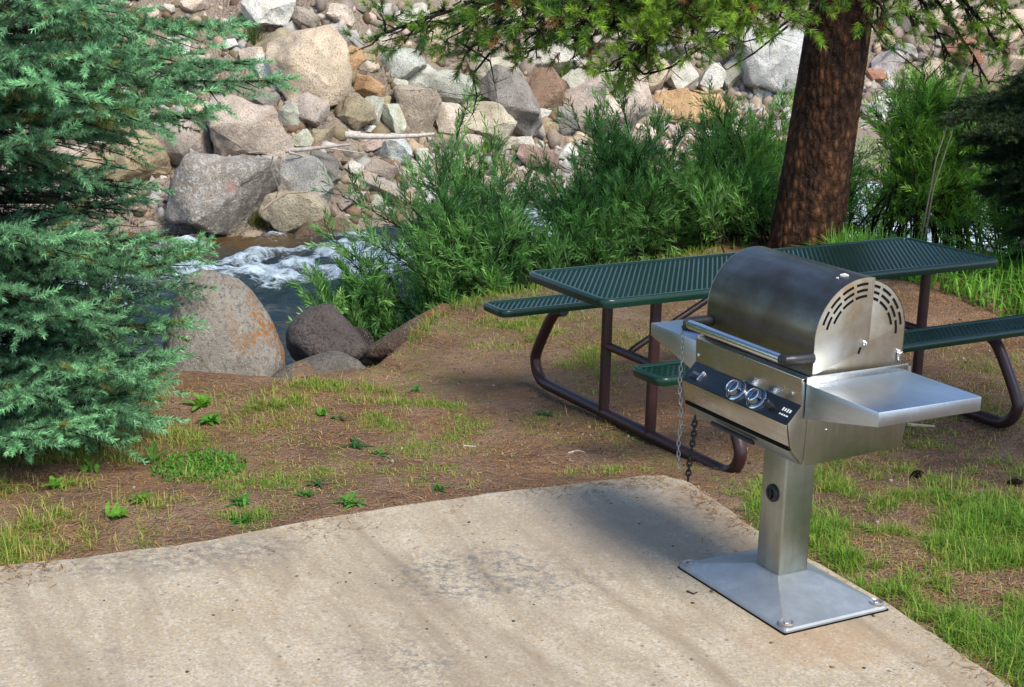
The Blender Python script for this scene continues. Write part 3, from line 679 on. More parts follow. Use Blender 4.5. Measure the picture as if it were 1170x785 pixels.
def rock_at(name, px, py, wpx, hpx, ang, col, seed, label, group=None, level=5, depth=None, round_=44, rough=.075, m_=None, P=None, cat='rock', k_al=1.14, sink=.0, worn=False, wedge=None):
    col = tuple((np.array(col) * .66 + .34 * np.mean(col)) * (1.02, 1.02, .95)); q = on_ground(px, py + hpx * .12) if P is None else P
    dist = q[1] / _cp; W_ = wpx * dist / F_PX; Hh = hpx * dist / F_PX * 1.03
    Dp = (depth if depth else .85) * .5 * (W_ + Hh)
    me = (rock_mesh((W_ * 1.02, Dp, Hh), seed, level, round_, rough) if worn else hull_rock((W_ * 1.04, Dp, Hh * 1.04), seed, level, rough))
    if wedge:
        co = np.empty(len(me.vertices) * 3, np.float32); me.vertices.foreach_get('co', co); co = co.reshape(-1, 3); u_ = co[:, 2] / Hh; co[:, 0] = (co[:, 0]) * (1 - wedge[0] * (u_ + .5)) + wedge[1] * W_ * u_; me.vertices.foreach_set('co', co.ravel()); me.update()
    o = link(name, me, m_ or M_ROCK)
    vdir = Vector((q[0], q[1], 0)).normalized(); qq = at_depth(px, py, q[1] - (.30 - sink) * Dp if P is None else q[1])
    o.location = qq; yaw = math.atan2(vdir.y, vdir.x) - math.pi / 2
    o.rotation_euler = (Matrix.Rotation(yaw, 4, 'Z') @ Matrix.Rotation(-PITCH * .8, 4, 'X') @ Matrix.Rotation(R(ang), 4, 'Y')).to_euler()
    o.color = (*[min(1, x * k_al) for x in col], 1); tag(o, label, cat, group); ROCK_BOX.append((px, py, wpx, hpx)); return o
PINK, PKG, SPK, OCH, TAN, BLU = srgb(186, 166, 152), srgb(168, 152, 143), srgb(146, 134, 124), srgb(172, 150, 108), srgb(205, 180, 150), srgb(166, 164, 162)
TYE, PAL, GRN, ORG, BRN, OLV, WHT = srgb(180, 164, 132), srgb(206, 200, 190), srgb(178, 180, 164), srgb(190, 140, 80), srgb(150, 122, 98), srgb(158, 142, 108), srgb(212, 212, 208)
DRK, LIL, YEL, TPE, PWH, RST = srgb(128, 122, 116), srgb(180, 168, 172), srgb(206, 172, 100), srgb(160, 144, 130), srgb(212, 190, 172), srgb(176, 112, 78)
LR = [
 (286,152,104,64,14,PINK,'broad pinkish boulder tapering to a point, leaning on the speckled grey boulder at the waterline',11,{}),
 (257,222,120,90,8,SPK,'largest rough grey boulder at the water edge, white speckled with a small red patch',61,{'m_':M_ROCK_RED,'rough':.09}),
 (214,163,62,58,20,PKG,'smooth grey brown boulder perched above the speckled boulder, beside the spruce tips',13,{}),
 (158,183,66,62,5,OCH,'grey boulder with ochre yellow edges half behind the spruce branches',14,{'rough':.09}),
 (354,80,86,84,-14,TAN,'huge tan slab with a brown blotch lying flat on the dirt slope',15,{'depth':.6,'rough':.05}),
 (349,208,66,58,24,BLU,'blue grey wedge-shaped boulder below the driftwood sticks',16,{}),
 (338,242,76,52,-6,TYE,'yellowish tan rounded boulder with mossy foot beside the shallow water',17,{'round_':8}),
 (308,10,58,40,-8,WHT,'chalky white boulder with a tuft of grass under it at the top of the slope',18,{'rough':.1}),
 (344,22,42,26,4,TPE,'low greyish tan rock half buried in dirt beside the chalky white boulder',19,{}),
 (312,48,42,32,0,OLV,'tan brown rock just below the chalky white boulder',20,{}),
 (390,17,30,22,20,PWH,'small pale pink rock on the open dirt near the pine needles',21,{'level':4}),
 (386,34,22,16,0,BLU,'small grey rock sitting on top of a dark stone above the tan slab',22,{'level':4}),
 (391,50,20,24,10,DRK,'dark grey stone under a small grey rock at the upper corner of the tan slab',23,{'level':4}),
 (405,46,14,22,-30,BLU,'narrow blue grey stone leaning on the dark stone pile above the tan slab',24,{'level':4}),
 (399,71,28,34,25,ORG,'bright orange brown stone beside the upper edge of the tan slab',25,{'level':4}),
 (420,99,40,24,28,ORG,'long rust orange rock lying below the bright orange brown stone',26,{'level':4}),
 (351,127,54,38,24,PKG,'grey pink angular block directly under the tan slab',27,{}),
 (333,134,30,32,30,GRN,'grey green block wedged beside the grey pink angular block',128,{'level':4}),
 (406,128,42,38,-18,OLV,'olive brown rock with a pale cap left of the pale green stones',29,{}),
 (425,128,22,36,14,GRN,'upright pale green stone next to the olive brown rock',30,{'level':4}),
 (449,136,34,36,20,srgb(190,194,172),'pale yellow green angular rock leaning against the pinkish tan block',31,{'level':4}),
 (475,127,50,54,6,srgb(176,156,136),'square pinkish tan block below the long grey green slab',32,{}),
 (506,97,80,38,8,srgb(176,178,166),'long grey green slab with an angular face resting across two blocks',33,{'depth':.6}),
 (458,72,48,38,-24,srgb(172,176,168),'tilted grey green block with dry twigs on top, under the pine tips',34,{}),
 (456,98,20,14,0,GRN,'little grey green cube of rock below the tilted grey green block',35,{'level':4}),
 (512,138,32,42,-8,PWH,'pale pinkish grey stone standing between two larger blocks',36,{'level':4}),
 (556,140,64,48,16,srgb(186,172,146),'tan rock with pale grey end below the drooping pine branch',37,{}),
 (584,118,52,84,-40,srgb(138,130,124),'big slanting dark grey boulder with a brown shoulder under the pine branch',38,{'depth':.9}),
 (624,104,46,52,12,srgb(148,112,84),'brown angular rock hanging over a black gap',39,{}),
 (682,122,112,72,-20,srgb(206,182,168),'big pinkish white boulder rising behind the willow leaves',40,{'rough':.09}),
 (785,121,98,42,4,srgb(196,150,88),'long ochre orange block lying above the willow tops',41,{'depth':.5}),
 (748,88,42,26,-38,TAN,'tan slanting rock leaning above the ochre orange block',42,{'level':4}),
 (778,88,40,34,10,PAL,'pale grey rock resting on top of the ochre orange block',43,{'level':4}),
 (813,88,30,30,0,WHT,'lumpy white stone above the end of the ochre orange block',44,{'level':4}),
 (838,86,30,32,30,GRN,'grey green slab with a reddish underside uphill of the yellow stone',45,{'level':4}),
 (858,91,15,36,-35,YEL,'narrow yellow stone tilted beside the large whitish boulder',46,{'level':4}),
 (882,68,86,74,-6,srgb(190,190,192),'large whitish grey boulder partly hidden by the pine trunk',47,{}),
 (812,104,24,10,10,TAN,'thin flat tan stone just above the ochre orange block',48,{'level':4}),
 (848,66,16,22,10,BRN,'little brown stone at the upper edge of the large whitish boulder',49,{'level':4}),
 (1014,76,38,38,35,LIL,'lilac grey slab beside the trunk of the leaning pine',50,{}),
 (1037,60,32,18,24,BLU,'grey flat stone above the lilac slab',51,{'level':4}),
 (1014,48,26,16,10,TAN,'orange tan cobble at the edge of the pine trunk, above the lilac slab',52,{'level':4}),
 (1056,62,22,18,40,TPE,'grey brown stone tucked at the end of the grey flat stone',53,{'level':4}),
 (1002,88,24,22,0,RST,'reddish brown rock under the lilac slab at the trunk edge',54,{'level':4}),
 (1096,38,44,30,-10,srgb(205,160,130),'orange pink rock high behind the yellow green pine needles',55,{}),
 (1100,60,46,28,6,RST,'rust orange rock below the orange pink rock behind the pine needles',56,{'level':4}),
 (1068,86,28,32,-15,TAN,'tan rock rising above the bright green willow tips',57,{'level':4}),
 (1004,122,46,26,0,WHT,'whitish rock just above the water beside the pine trunk',58,{'level':4}),
 (372,190,44,30,42,DRK,'dark grey wedge lying diagonally under the long driftwood stick',59,{}),
 (345,159,26,24,5,srgb(178,182,160),'pale green square stone below the grey pink angular block',60,{'level':4}),
 (368,157,28,20,0,OLV,'olive tan stone at the broken end of the long driftwood',61,{'level':4}),
 (386,180,22,18,0,BRN,'brown stone beneath the thin driftwood stick',62,{'level':4}),
 (430,194,42,24,14,TPE,'flat taupe rock by the pebble patch above the willow',63,{'level':4}),
 (402,192,26,16,6,PAL,'pale stone beside the flat taupe rock',64,{'level':4}),
 (432,215,50,26,8,srgb(172,158,146),'wide taupe boulder half hidden by the tips of the willow',65,{'level':4}),
 (413,183,15,14,0,srgb(196,184,160),'cream stone above the flat taupe rock',66,{'level':4}),
 (450,172,40,34,20,srgb(192,200,204),'bluish white rock behind thin willow sprigs',67,{'level':4}),
 (426,166,36,15,-24,srgb(180,156,146),'pink splinter of rock under the end of the pale driftwood log',68,{'level':4}),
 (398,230,18,34,45,srgb(158,140,134),'elongated brownish stone pointing at the water, below the pebble patch',69,{'level':4}),
 (614,181,46,24,6,srgb(160,126,112),'reddish brown rock lying on the white gravel',70,{'level':4}),
 (534,166,36,26,8,PINK,'rosy rock at the upper edge of the white gravel',71,{'level':4}),
 (592,164,34,18,-8,PAL,'flat pale rock beneath the slanting dark grey boulder',72,{'level':4}),
 (80,188,48,44,0,PINK,'pinkish boulder seen through a gap in the spruce branches',73,{'level':4}),
 (112,196,50,40,0,OCH,'yellowish rock seen through the spruce beside the ochre edged boulder',74,{'level':4}),
 (38,150,66,50,0,PWH,'pale rock mostly covered by the spruce boughs',75,{'level':4}),
 (200,54,34,26,0,WHT,'white rock showing just past the upper spruce boughs',76,{'level':4}),
 (306,76,30,32,-30,PAL,'pale upright stone at the edge of the tan slab near the spruce tip',77,{'level':4}),
 (288,64,28,18,-10,PWH,'cream stone between the spruce tip and the pale upright stone',78,{'level':4}),
 (286,104,30,24,0,TPE,'taupe rock behind the outermost spruce tip',79,{'level':4}),
 (303,114,32,20,24,DRK,'dark slanting stone between the pinkish boulder and the tan slab',80,{'level':4}),
 (327,102,17,9,0,srgb(206,208,212),'smooth egg-shaped white cobble at the lower edge of the tan slab',81,{'level':4,'round_':4,'rough':.01}),
 (235,128,34,22,0,TAN,'tan rock above the smooth grey brown boulder, under the spruce',82,{'level':4}),
 (565,88,60,40,10,srgb(186,178,152),'pale rock in the shade of the drooping pine branch',83,{}),
 (630,58,66,44,-12,PAL,'pale boulder showing through the densest pine needles',84,{}),
 (702,60,60,44,10,PINK,'pinkish rock behind the yellow green pine needles',85,{}),
 (760,48,50,40,0,BLU,'grey rock behind the tips of the yellow green pine branch',86,{}),
 (820,40,40,34,20,PAL,'pale rock above the lumpy white stone, behind bare pine twigs',87,{'level':4}),
 (512,40,56,40,-10,TAN,'tan rock behind the darker pine branch',88,{}),
 (470,18,40,30,0,PAL,'pale rock at the very top of the slope beside the pine branch tip',89,{'level':4}),
 (570,20,60,40,0,PWH,'cream boulder near the top edge behind pine needles',90,{}),
 (660,95,36,30,0,GRN,'grey green rock between the brown angular rock and the pinkish white boulder',91,{'level':4}),
 (648,140,30,34,0,DRK,'dark rock in the gap beside the pinkish white boulder',92,{'level':4}),
 (728,150,46,24,0,PWH,'pale low rock under the end of the pinkish white boulder',93,{'level':4}),
 (1130,100,50,50,0,BRN,'brown rock in shadow behind the dark conifer bough',94,{'level':4}),
 (1060,20,60,40,0,PWH,'cream rock high above the lilac slab',95,{'level':4}),
 (1140,30,60,44,0,srgb(200,170,150),'dusty pink boulder high behind the dark conifer',96,{'level':4}),
]
for (px, py, wp, hp, an, col, lab, seed, kw) in LR:
    rock_at('boulder' if wp > 45 else 'rock', px, py, wp, hp, an, col, seed * 7 + 3, lab, 'rocks on the far river bank', cat='boulder' if wp > 45 else 'rock', **kw)
# stones standing in the stream
for (px, py, wp, hp, an, col, lab, seed) in (
    (291, 272, 28, 17, 0, srgb(160, 138, 110), 'small round tan stone standing in the shallow water below the speckled boulder', 5),
    (368, 268, 66, 34, -6, srgb(120, 96, 66), 'wet brown rock with the stream washing over it', 6),
    (222, 273, 12, 12, 0, srgb(130, 108, 84), 'tiny pointed stone in the brown shallows by the spruce tip', 7),
    (175, 262, 26, 18, 10, PINK, 'pinkish stone at the water edge just past the lower spruce boughs', 8)):
    rock_at('stone', px, py, wp, hp, an, col, seed * 13, lab, 'stones standing in the stream', 4, None, 8)

# smaller loose stones in the gaps, each its own object
rng = np.random.default_rng(12)
PALE = [PAL, PWH, WHT, TAN, srgb(190, 178, 164), GRN]; DULL = [TPE, PKG, OLV, BLU, srgb(170, 152, 130), DRK, OCH]
cand = []; tries = 0
while len(cand) < 215 and tries < 40000:
    tries += 1
    px, py = rng.uniform(20, 1165), rng.uniform(2, 235)
    wl = 262 - .13 * max(0, px - 330)                                   # the far waterline as seen
    if py > min(wl, 262) - 4: continue
    if px < 400 and py < 120 and rng.random() < .75 and px > 225: continue
    if 880 < px < 1000: continue
    wp = 7 + 22 * rng.random() ** 1.8 + (5 if py < 160 else 0); hp = wp * rng.uniform(.5, .9)
    bad = any(abs(px - b_[0]) < (b_[2] * .40 + wp * .30) and abs(py - b_[1]) < (b_[3] * .40 + hp * .30) for b_ in ROCK_BOX)
    if bad: continue
    pale = rng.random() < .55; pal = PALE if pale else DULL; col = pal[rng.integers(len(pal))]
    cand.append(1)
    rock_at('stone', px, py, wp, hp, rng.uniform(-30, 30), col, int(rng.integers(1e6)), 'small pale stone filling a gap between far bank boulders' if pale else 'small dull brown or grey stone filling a gap between far bank boulders',
            'small pale loose stones on the far bank' if pale else 'small dull loose stones on the far bank', 3, None, 10, .07)
# uncountable scree and the white gravel bar: one object each
def scree(name, regions, seed, mat_, zfn, cols):
    rg = np.random.default_rng(seed); D, Fa = ICO_S; Vs, Fsx, Ts, n = [], [], [], 0
    for (px0, px1, py0, py1, cnt, s0, s1) in regions:
        for _ in range(cnt):
            q = on_ground_fast(rg.uniform(px0, px1), rg.uniform(py0, py1))
            if q is None: continue
            s_ = s0 + (s1 - s0) * rg.random() ** 2.5; sh = rg.uniform(.5, 1.3, 3) * s_ / 2; a_ = rg.uniform(0, 6.28)
            rad = 1 + rg.normal(size=len(D)) * .24; V = D * rad[:, None] * sh; ca_, sa_ = math.cos(a_), math.sin(a_)
            V = np.stack([V[:, 0] * ca_ - V[:, 1] * sa_, V[:, 0] * sa_ + V[:, 1] * ca_, V[:, 2]], 1) + q + np.array([0, 0, sh[2] * .35])
            Vs.append(V); Fsx.append(Fa + n); n += len(D); cc = np.array(cols[rg.integers(len(cols))]) * rg.uniform(.5, 1.05) * .78; Ts.append(np.tile(cc, (len(D), 1)))
    o = link(name, np_mesh(name, np.concatenate(Vs), [np.concatenate(Fsx)], np.concatenate(Ts)), mat_); o['kind'] = 'stuff'; return o
ICO_S = ico_template(1)
_yy = np.arange(14, 36, .05)
def on_ground_fast(px, py):
    o, d = ray(px, py); P = o[None] + d[None] * (_yy / d[1])[:, None]; h_ = np.nonzero(P[:, 2] < far_z(P[:, 0], P[:, 1]))[0]
    return P[h_[0]] if len(h_) else None
m_peb, t, b, o = mat('pebble'); at = N(t, 'ShaderNodeAttribute', attribute_name='tint'); f = noise(t, coords(t), 25, 5, .7)
t.links.new(mix(t, ramp(t, f, [(.35, .6), (.6, 0.0)]), at.outputs['Color'], mix(t, 1.0, at.outputs['Color'], (.55, .53, .5), 'MULTIPLY')), b.inputs['Base Color']); b.inputs['Roughness'].default_value = .9
bump(t, f, .5, .01, b)
scree('gravel', [(430, 660, 168, 236, 650, .05, .22), (720, 900, 148, 176, 350, .06, .22), (395, 440, 195, 225, 60, .06, .2), (840, 905, 100, 150, 110, .08, .28), (960, 1060, 100, 150, 130, .08, .26), (640, 900, 176, 215, 200, .06, .2)], 3, m_peb, far_z, [PAL, PAL, WHT, PWH, srgb(176, 170, 162), TAN, TPE])
scree('scree', [(60, 480, 5, 255, 2300, .035, .26), (480, 900, 5, 170, 1700, .04, .28), (980, 1170, 5, 140, 700, .04, .28)], 8, m_peb, far_z, [TAN, PWH, TPE, PKG, PAL, OLV, BRN])

# near bank boulders
def near_rock(name, px, py, wp, hp, Y, an, col, seed, label, m_=None, **kw):
    q = at_depth(px, py, Y); return rock_at(name, px, py, wp, hp, an, col, seed, label, 'boulders on the near river bank', m_=m_, P=q, cat='boulder', worn=True, k_al=.84, **kw)
near_rock('boulder', 256, 396, 172, 166, 7.8, 6, srgb(150, 144, 138), 79, 'big pale grey boulder with orange lichen at the edge of the grass beside the spruce', M_ROCK_ORANGE, level=6, round_=9, rough=.04, depth=.9, wedge=(.42, -.20))
near_rock('boulder', 372, 386, 108, 78, 8.6, 4, srgb(100, 90, 92), 105, 'smooth dark grey rounded boulder with rapids right behind it', M_ROCK_SMOOTH, level=5, round_=6, rough=.03, wedge=(.35, -.22))
near_rock('boulder', 368, 434, 112, 60, 7.75, -3, srgb(122, 116, 112), 142, 'flat striated grey boulder with an orange corner, set low in the bank', M_ROCK_OLEFT, level=5, round_=9, rough=.05)
near_rock('boulder', 470, 390, 116, 46, 8.95, -27, srgb(124, 96, 78), 160, 'long dark brown boulder sloping out of the dirt bank', M_ROCK_ORANGE, level=5, round_=7, rough=.05)
near_rock('boulder', 400, 402, 60, 60, 9.7, 20, srgb(60, 52, 46), 171, 'dark rock added to fill the shaded gap behind the rounded boulder', None, level=4)  # added dark rock, stands in for the black shade of the crevice
near_rock('boulder', 461, 406, 26, 14, 8.75, -18, srgb(150, 144, 138), 181, 'small light grey stone at the foot of the long brown boulder', None, level=4)

# driftwood
def stick(name, pts_, r0, r1, label, col, cat='driftwood', group=None, mat_=None):
    mb = MB(); n = len(pts_); mb.tube(pts_, [r0 + (r1 - r0) * k / (n - 1) for k in range(n)], 7); me_o = mb.build(name, mat_ or M_DRIFT, None, 60); me_o.color = (*col, 1); return tag(me_o, label, cat, group)
m_drift, t, b, o = mat('bleached_wood'); inf = t.nodes.new('ShaderNodeObjectInfo'); f = noise(t, mapped(t, coords(t), (6, 6, 6)), 4, 5, .7)
t.links.new(mix(t, ramp(t, f, [(.35, .7), (.6, 0.0)]), inf.outputs['Color'], mix(t, 1.0, inf.outputs['Color'], (.5, .45, .4), 'MULTIPLY')), b.inputs['Base Color']); b.inputs['Roughness'].default_value = .9
M_DRIFT = m_drift
def lay(pix, lift): return [Vector(on_ground(x_, y_)) + Vector((0, -lift * .8, lift)) for (x_, y_) in pix]
def lay2(pix, lift):
    Ys = [on_ground(x_, y_)[1] for (x_, y_) in pix]; Y0 = min(Ys) - lift; return [Vector(at_depth(x_, y_, Y0 + (k * .05))) for k, (x_, y_) in enumerate(pix)]
stick('driftwood', lay2([(394, 154), (420, 156), (450, 156), (478, 155), (496, 153)], .55), .05, .02, 'thick bleached driftwood log lying below the pinkish tan block', (.52, .47, .42))
stick('driftwood', lay2([(326, 172), (345, 171), (372, 168), (400, 165)], .75), .035, .015, 'long grey driftwood stick above the dark grey wedge', (.42, .37, .32))
stick('driftwood', lay2([(330, 174), (345, 178), (356, 183)], .8), .018, .008, 'short forked driftwood twig beneath the long grey stick', (.40, .35, .29))
stick('driftwood', lay2([(372, 169), (395, 172), (414, 175)], .7), .014, .007, 'thin pale driftwood rod under the thick bleached log', (.45, .40, .34))
stick('driftwood', lay2([(300, 240), (312, 230), (328, 221), (352, 219)], .95), .016, .010, 'curved tan driftwood branch over the yellowish boulder', (.40, .31, .2))
stick('driftwood', lay2([(312, 178), (309, 192), (318, 214), (316, 226)], .9), .010, .006, 'thin crooked twig hanging beside the blue grey wedge', (.36, .30, .24))

# ------------------------------------------------------------------ plants: instancing of small prototypes into one mesh, by numpy
def frames(dirs, up=(0, 0, 1), roll=None):
    d = dirs / np.linalg.norm(dirs, axis=1)[:, None]; u = np.tile(np.asarray(up, float), (len(d), 1))
    par = np.abs((d * u).sum(1)) > .95; u[par] = (1, 0, 0)
    s_ = np.cross(u, d); s_ /= np.linalg.norm(s_, axis=1)[:, None]; n = np.cross(d, s_)
    if roll is not None:
        c_, q_ = np.cos(roll)[:, None], np.sin(roll)[:, None]; s_, n = s_ * c_ + n * q_, -s_ * q_ + n * c_
    return np.stack([d, s_, n], 2)                   # columns: along, side, normal
def stamp(protos, pos, dirs, scale, cols, rg, up=(0, 0, 1), vary=.12, roll=None):
    """protos: list of (V, [faces...], tintfactor). Returns verts, faces, tints"""
    n = len(pos); pick = rg.integers(len(protos), size=n); Vs, T_ = [], []; Fs = {}; base = 0
    M3 = frames(dirs, up, roll) * np.asarray(scale)[:, None, None]
    for k, (V, Fl, tf) in enumerate(protos):
        idx = np.nonzero(pick == k)[0]
        if not len(idx): continue
        W_ = np.einsum('nij,vj->nvi', M3[idx], V) + pos[idx][:, None, :]
        cc = cols[idx][:, None, :] * tf[None, :, :] * (1 + rg.normal(size=(len(idx), 1, 1)) * vary)
        Vs.append(W_.reshape(-1, 3)); T_.append(np.clip(cc, .002, 1).reshape(-1, 3))
        for f_ in Fl:
            ff = (f_[None] + (np.arange(len(idx)) * len(V))[:, None, None] + base).reshape(-1, f_.shape[1]); Fs.setdefault(f_.shape[1], []).append(ff)
        base += len(idx) * len(V)
    return np.concatenate(Vs), [np.concatenate(v_) for v_ in Fs.values()], np.concatenate(T_)
def rods(A_, B_, ra, rb):
    """many three-sided rods at once"""
    A_, B_ = np.asarray(A_, float), np.asarray(B_, float); M3 = frames(B_ - A_); s_, n_ = M3[:, :, 1], M3[:, :, 2]; V = []
    for (P_, r_) in ((A_, ra), (B_, rb)):
        for k in range(3):
            a_ = 2 * math.pi * k / 3; V.append(P_ + (s_ * math.cos(a_) + n_ * math.sin(a_)) * np.asarray(r_).reshape(-1, 1))
    V = np.stack(V, 1); m_ = len(A_); q_ = np.array([[0, 1, 4, 3], [1, 2, 5, 4], [2, 0, 3, 5]])
    return V.reshape(-1, 3), [(q_[None] + (np.arange(m_) * 6)[:, None, None]).reshape(-1, 4)]
def spray(n, length, nlen, wid, th0, th1, rg, base=0.0, brown=True):
    """a shoot along +x with n needles round it"""
    t_ = rg.uniform(base, 1, n); ph = rg.uniform(0, 2 * math.pi, n); th = np.radians(rg.uniform(th0, th1, n)) * (1 - .45 * t_ ** 3)
    d = np.stack([np.cos(th), np.sin(th) * np.cos(ph), np.sin(th) * np.sin(ph)], 1); p0 = np.stack([t_ * length, 0 * t_, 0 * t_], 1)
    sd_ = np.cross(d, rg.normal(size=(n, 3))); sd_ /= np.linalg.norm(sd_, axis=1)[:, None]; ln = nlen * rg.uniform(.75, 1.15, n)[:, None]
    V = np.stack([p0 - sd_ * wid / 2, p0 + sd_ * wid / 2, p0 + d * ln], 1).reshape(-1, 3)
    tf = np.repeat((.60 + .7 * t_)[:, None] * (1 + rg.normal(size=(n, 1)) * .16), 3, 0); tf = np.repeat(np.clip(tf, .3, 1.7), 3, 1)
    return V, [np.arange(3 * n).reshape(-1, 3)], tf
def bez(P0, P1, P2, t_):
    t_ = np.asarray(t_)[:, None]; return (1 - t_) ** 2 * P0 + 2 * t_ * (1 - t_) * P1 + t_ ** 2 * P2

class Plant:
    def __init__(s, seed): s.rg = np.random.default_rng(seed); s.pos, s.dir, s.sc, s.col = [], [], [], []; s.ra, s.rb, s.r0, s.r1 = [], [], [], []
    def shoot(s, p, d, k, c): s.pos.append(p); s.dir.append(d); s.sc.append(k); s.col.append(c)
    def rod(s, a, b_, r0, r1): s.ra.append(a); s.rb.append(b_); s.r0.append(r0); s.r1.append(r1)
    def path(s, P_, r0, r1):
        n = len(P_)
        for k in range(n - 1): s.rod(P_[k], P_[k + 1], r0 + (r1 - r0) * k / (n - 1), r0 + (r1 - r0) * (k + 1) / (n - 1))
    def foliage(s, name, protos, mat_, parent, vary=.12, origin=None):
        V, Fl, T_ = stamp(protos, np.array(s.pos), np.array(s.dir), np.array(s.sc), np.array(s.col), s.rg, vary=vary, roll=s.rg.uniform(0, 6.28, len(s.pos)))
        return link(name, np_mesh(name, V - (0 if origin is None else origin), Fl, T_), mat_, parent)
    def wood(s, name, mat_, parent, origin=None):
        V, Fl = rods(s.ra, s.rb, s.r0, s.r1); return link(name, np_mesh(name, V - (0 if origin is None else origin), Fl, None, True), mat_, parent)

# ---- blue spruce
rgp = np.random.default_rng(99)
SPR = [spray(80, .115, .026, .0042, 38, 74, rgp) for _ in range(4)]
SPR_FAR = [spray(46, .16, .035, .008, 38, 66, rgp) for _ in range(2)]
def spruce_bough(pl, P0, P1, sag, dens, rise=.0, wide=.46, blue=1.0, yel=0.0):
    rg = pl.rg; P0, P1 = np.asarray(P0, float), np.asarray(P1, float); L_ = np.linalg.norm(P1 - P0)
    Pm = (P0 + P1) / 2 + np.array([0, 0, -sag * L_]) + np.array([0, 0, rise])
    ts = np.linspace(0, 1, 13); pl.path(bez(P0, Pm, P1, ts), .014 + .008 * L_, .003)
    ax = (P1 - P0) / L_; side = np.cross(ax, (0, 0, 1)); side /= np.linalg.norm(side)
    step = .080 / dens; k = int(L_ * .88 / step)
    for j in range(k + 1):
        t_ = .12 + .88 * j / k; p_ = bez(P0, Pm, P1, [t_])[0]; p2 = bez(P0, Pm, P1, [min(1, t_ + .02)])[0]; tg = p2 - p_ if t_ < .98 else p_ - bez(P0, Pm, P1, [t_ - .02])[0]; tg = tg / np.linalg.norm(tg)
        if t_ > .3:
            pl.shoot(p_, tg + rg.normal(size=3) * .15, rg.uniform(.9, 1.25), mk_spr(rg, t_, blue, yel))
        for sg in (-1, 1):
            if rg.random() < .14: continue
            ln = (wide * L_ * (1 - t_) ** .8 * min(1, t_ * 3.2) + .07) * rg.uniform(.72, 1.15)
            d = tg * rg.uniform(.62, .95) + side * sg * rg.uniform(.7, .95) + np.array([0, 0, rg.uniform(-.34, .26)]); d /= np.linalg.norm(d)
            e_ = p_ + d * ln + np.array([0, 0, -.10 * ln]); pl.rod(p_, e_, .0045, .002)
            m_ = max(1, int(ln / (.085 / dens)))
            for q in range(m_ + 1):
                u = q / max(1, m_); pp = p_ + (e_ - p_) * u
                if u < .18 and t_ < .55 and ln > .25: continue
                fr = max(t_ ** 1.5, u)
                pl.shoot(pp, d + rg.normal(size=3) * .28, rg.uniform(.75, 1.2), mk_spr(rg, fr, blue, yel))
                if q < m_:
                    s2 = np.cross(d, (0, 0, 1)); s2 /= np.linalg.norm(s2) + 1e-9
                    for g2 in (-1, 1):
                        l2 = min(.16, ln * (1 - u) * .5) * rg.uniform(.5, 1.1)
                        d2 = d * .75 + s2 * g2 * .75 + np.array([0, 0, rg.uniform(-.3, .15)]); d2 /= np.linalg.norm(d2)
                        n3 = max(1, int(round(l2 / .09)))
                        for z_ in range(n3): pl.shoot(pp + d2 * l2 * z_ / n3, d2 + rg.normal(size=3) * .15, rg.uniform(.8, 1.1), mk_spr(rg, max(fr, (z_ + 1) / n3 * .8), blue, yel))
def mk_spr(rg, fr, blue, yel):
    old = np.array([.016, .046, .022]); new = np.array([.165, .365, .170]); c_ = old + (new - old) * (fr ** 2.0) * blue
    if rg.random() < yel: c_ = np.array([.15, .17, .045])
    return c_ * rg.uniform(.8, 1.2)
SX, SY = -2.72, 6.75
SZ = float(near_z(SX, SY))
spr = thing('spruce_tree', 'blue green spruce with layered drooping boughs standing in the grass beside the river boulders', 'tree', (SX, SY, SZ))
org = np.array([SX, SY, SZ])
mb = MB(); mb.tube([(0, 0, -.15), (0, 0, .15), (.01, 0, 1.2), (0, .02, 3), (0, 0, 5.2), (0, 0, 7.3)], [.17, .14, .12, .09, .05, .01], 12); mb.build('trunk', M_BARK, spr, 60)
pl = Plant(5)
# boughs the picture shows: (tip px, tip py, tip depth, height of the root on the trunk, sag, width)
BOUGHS = [(125, 195, 7.15, 1.1, .08, .36), (75, 238, 6.95, .95, .08, .36), (150, 232, 7.2, .95, .08, .36), (40, 205, 6.6, 1.15, .06, .4), (318, 92, 6.5, 1.62, .04, .36), (300, 70, 6.9, 1.68, .05, .32), (262, 30, 6.2, 1.95, .05, .45), (190, 60, 5.75, 1.75, .05, .45), (205, 110, 6.0, 1.48, .05, .42), (240, 130, 6.9, 1.40, .06, .38),
 (150, 125, 5.5, 1.50, .04, .42), (120, 60, 5.4, 1.8, .05, .45), (70, 95, 5.3, 1.6, .05, .45), (110, 10, 5.5, 2.1, .02, .45), (60, 160, 5.4, 1.35, .06, .4), 
 (232, 284, 6.35, .80, .07, .40), (212, 300, 6.0, .72, .07, .42), (180, 270, 5.7, .82, .06, .40), (70, 270, 5.3, .9, .04, .42), (20, 265, 5.2, .9, .04, .42),
 (200, 372, 6.15, .52, .06, .44), (188, 408, 5.95, .42, .05, .46), (172, 440, 5.75, .34, .05, .48), (150, 470, 5.6, .26, .04, .48), (120, 420, 5.45, .42, .05, .48), (80, 490, 5.4, .2, .03, .5), (40, 450, 5.3, .32, .04, .48), (30, 500, 5.35, .16, .02, .48), (95, 360, 5.4, .58, .05, .38), (10, 330, 5.3, .66, .05, .4), (165, 480, 6.3, .22, .03, .42)]
for (bx, by, bY, hz_, sg, wd_) in BOUGHS:
    tip = at_depth(bx - 14, by, bY); spruce_bough(pl, (SX, SY, SZ + hz_), tip, sg, .86, 0, wd_, pl.rg.uniform(.75, 1.4), .03 if by > 150 else .07)
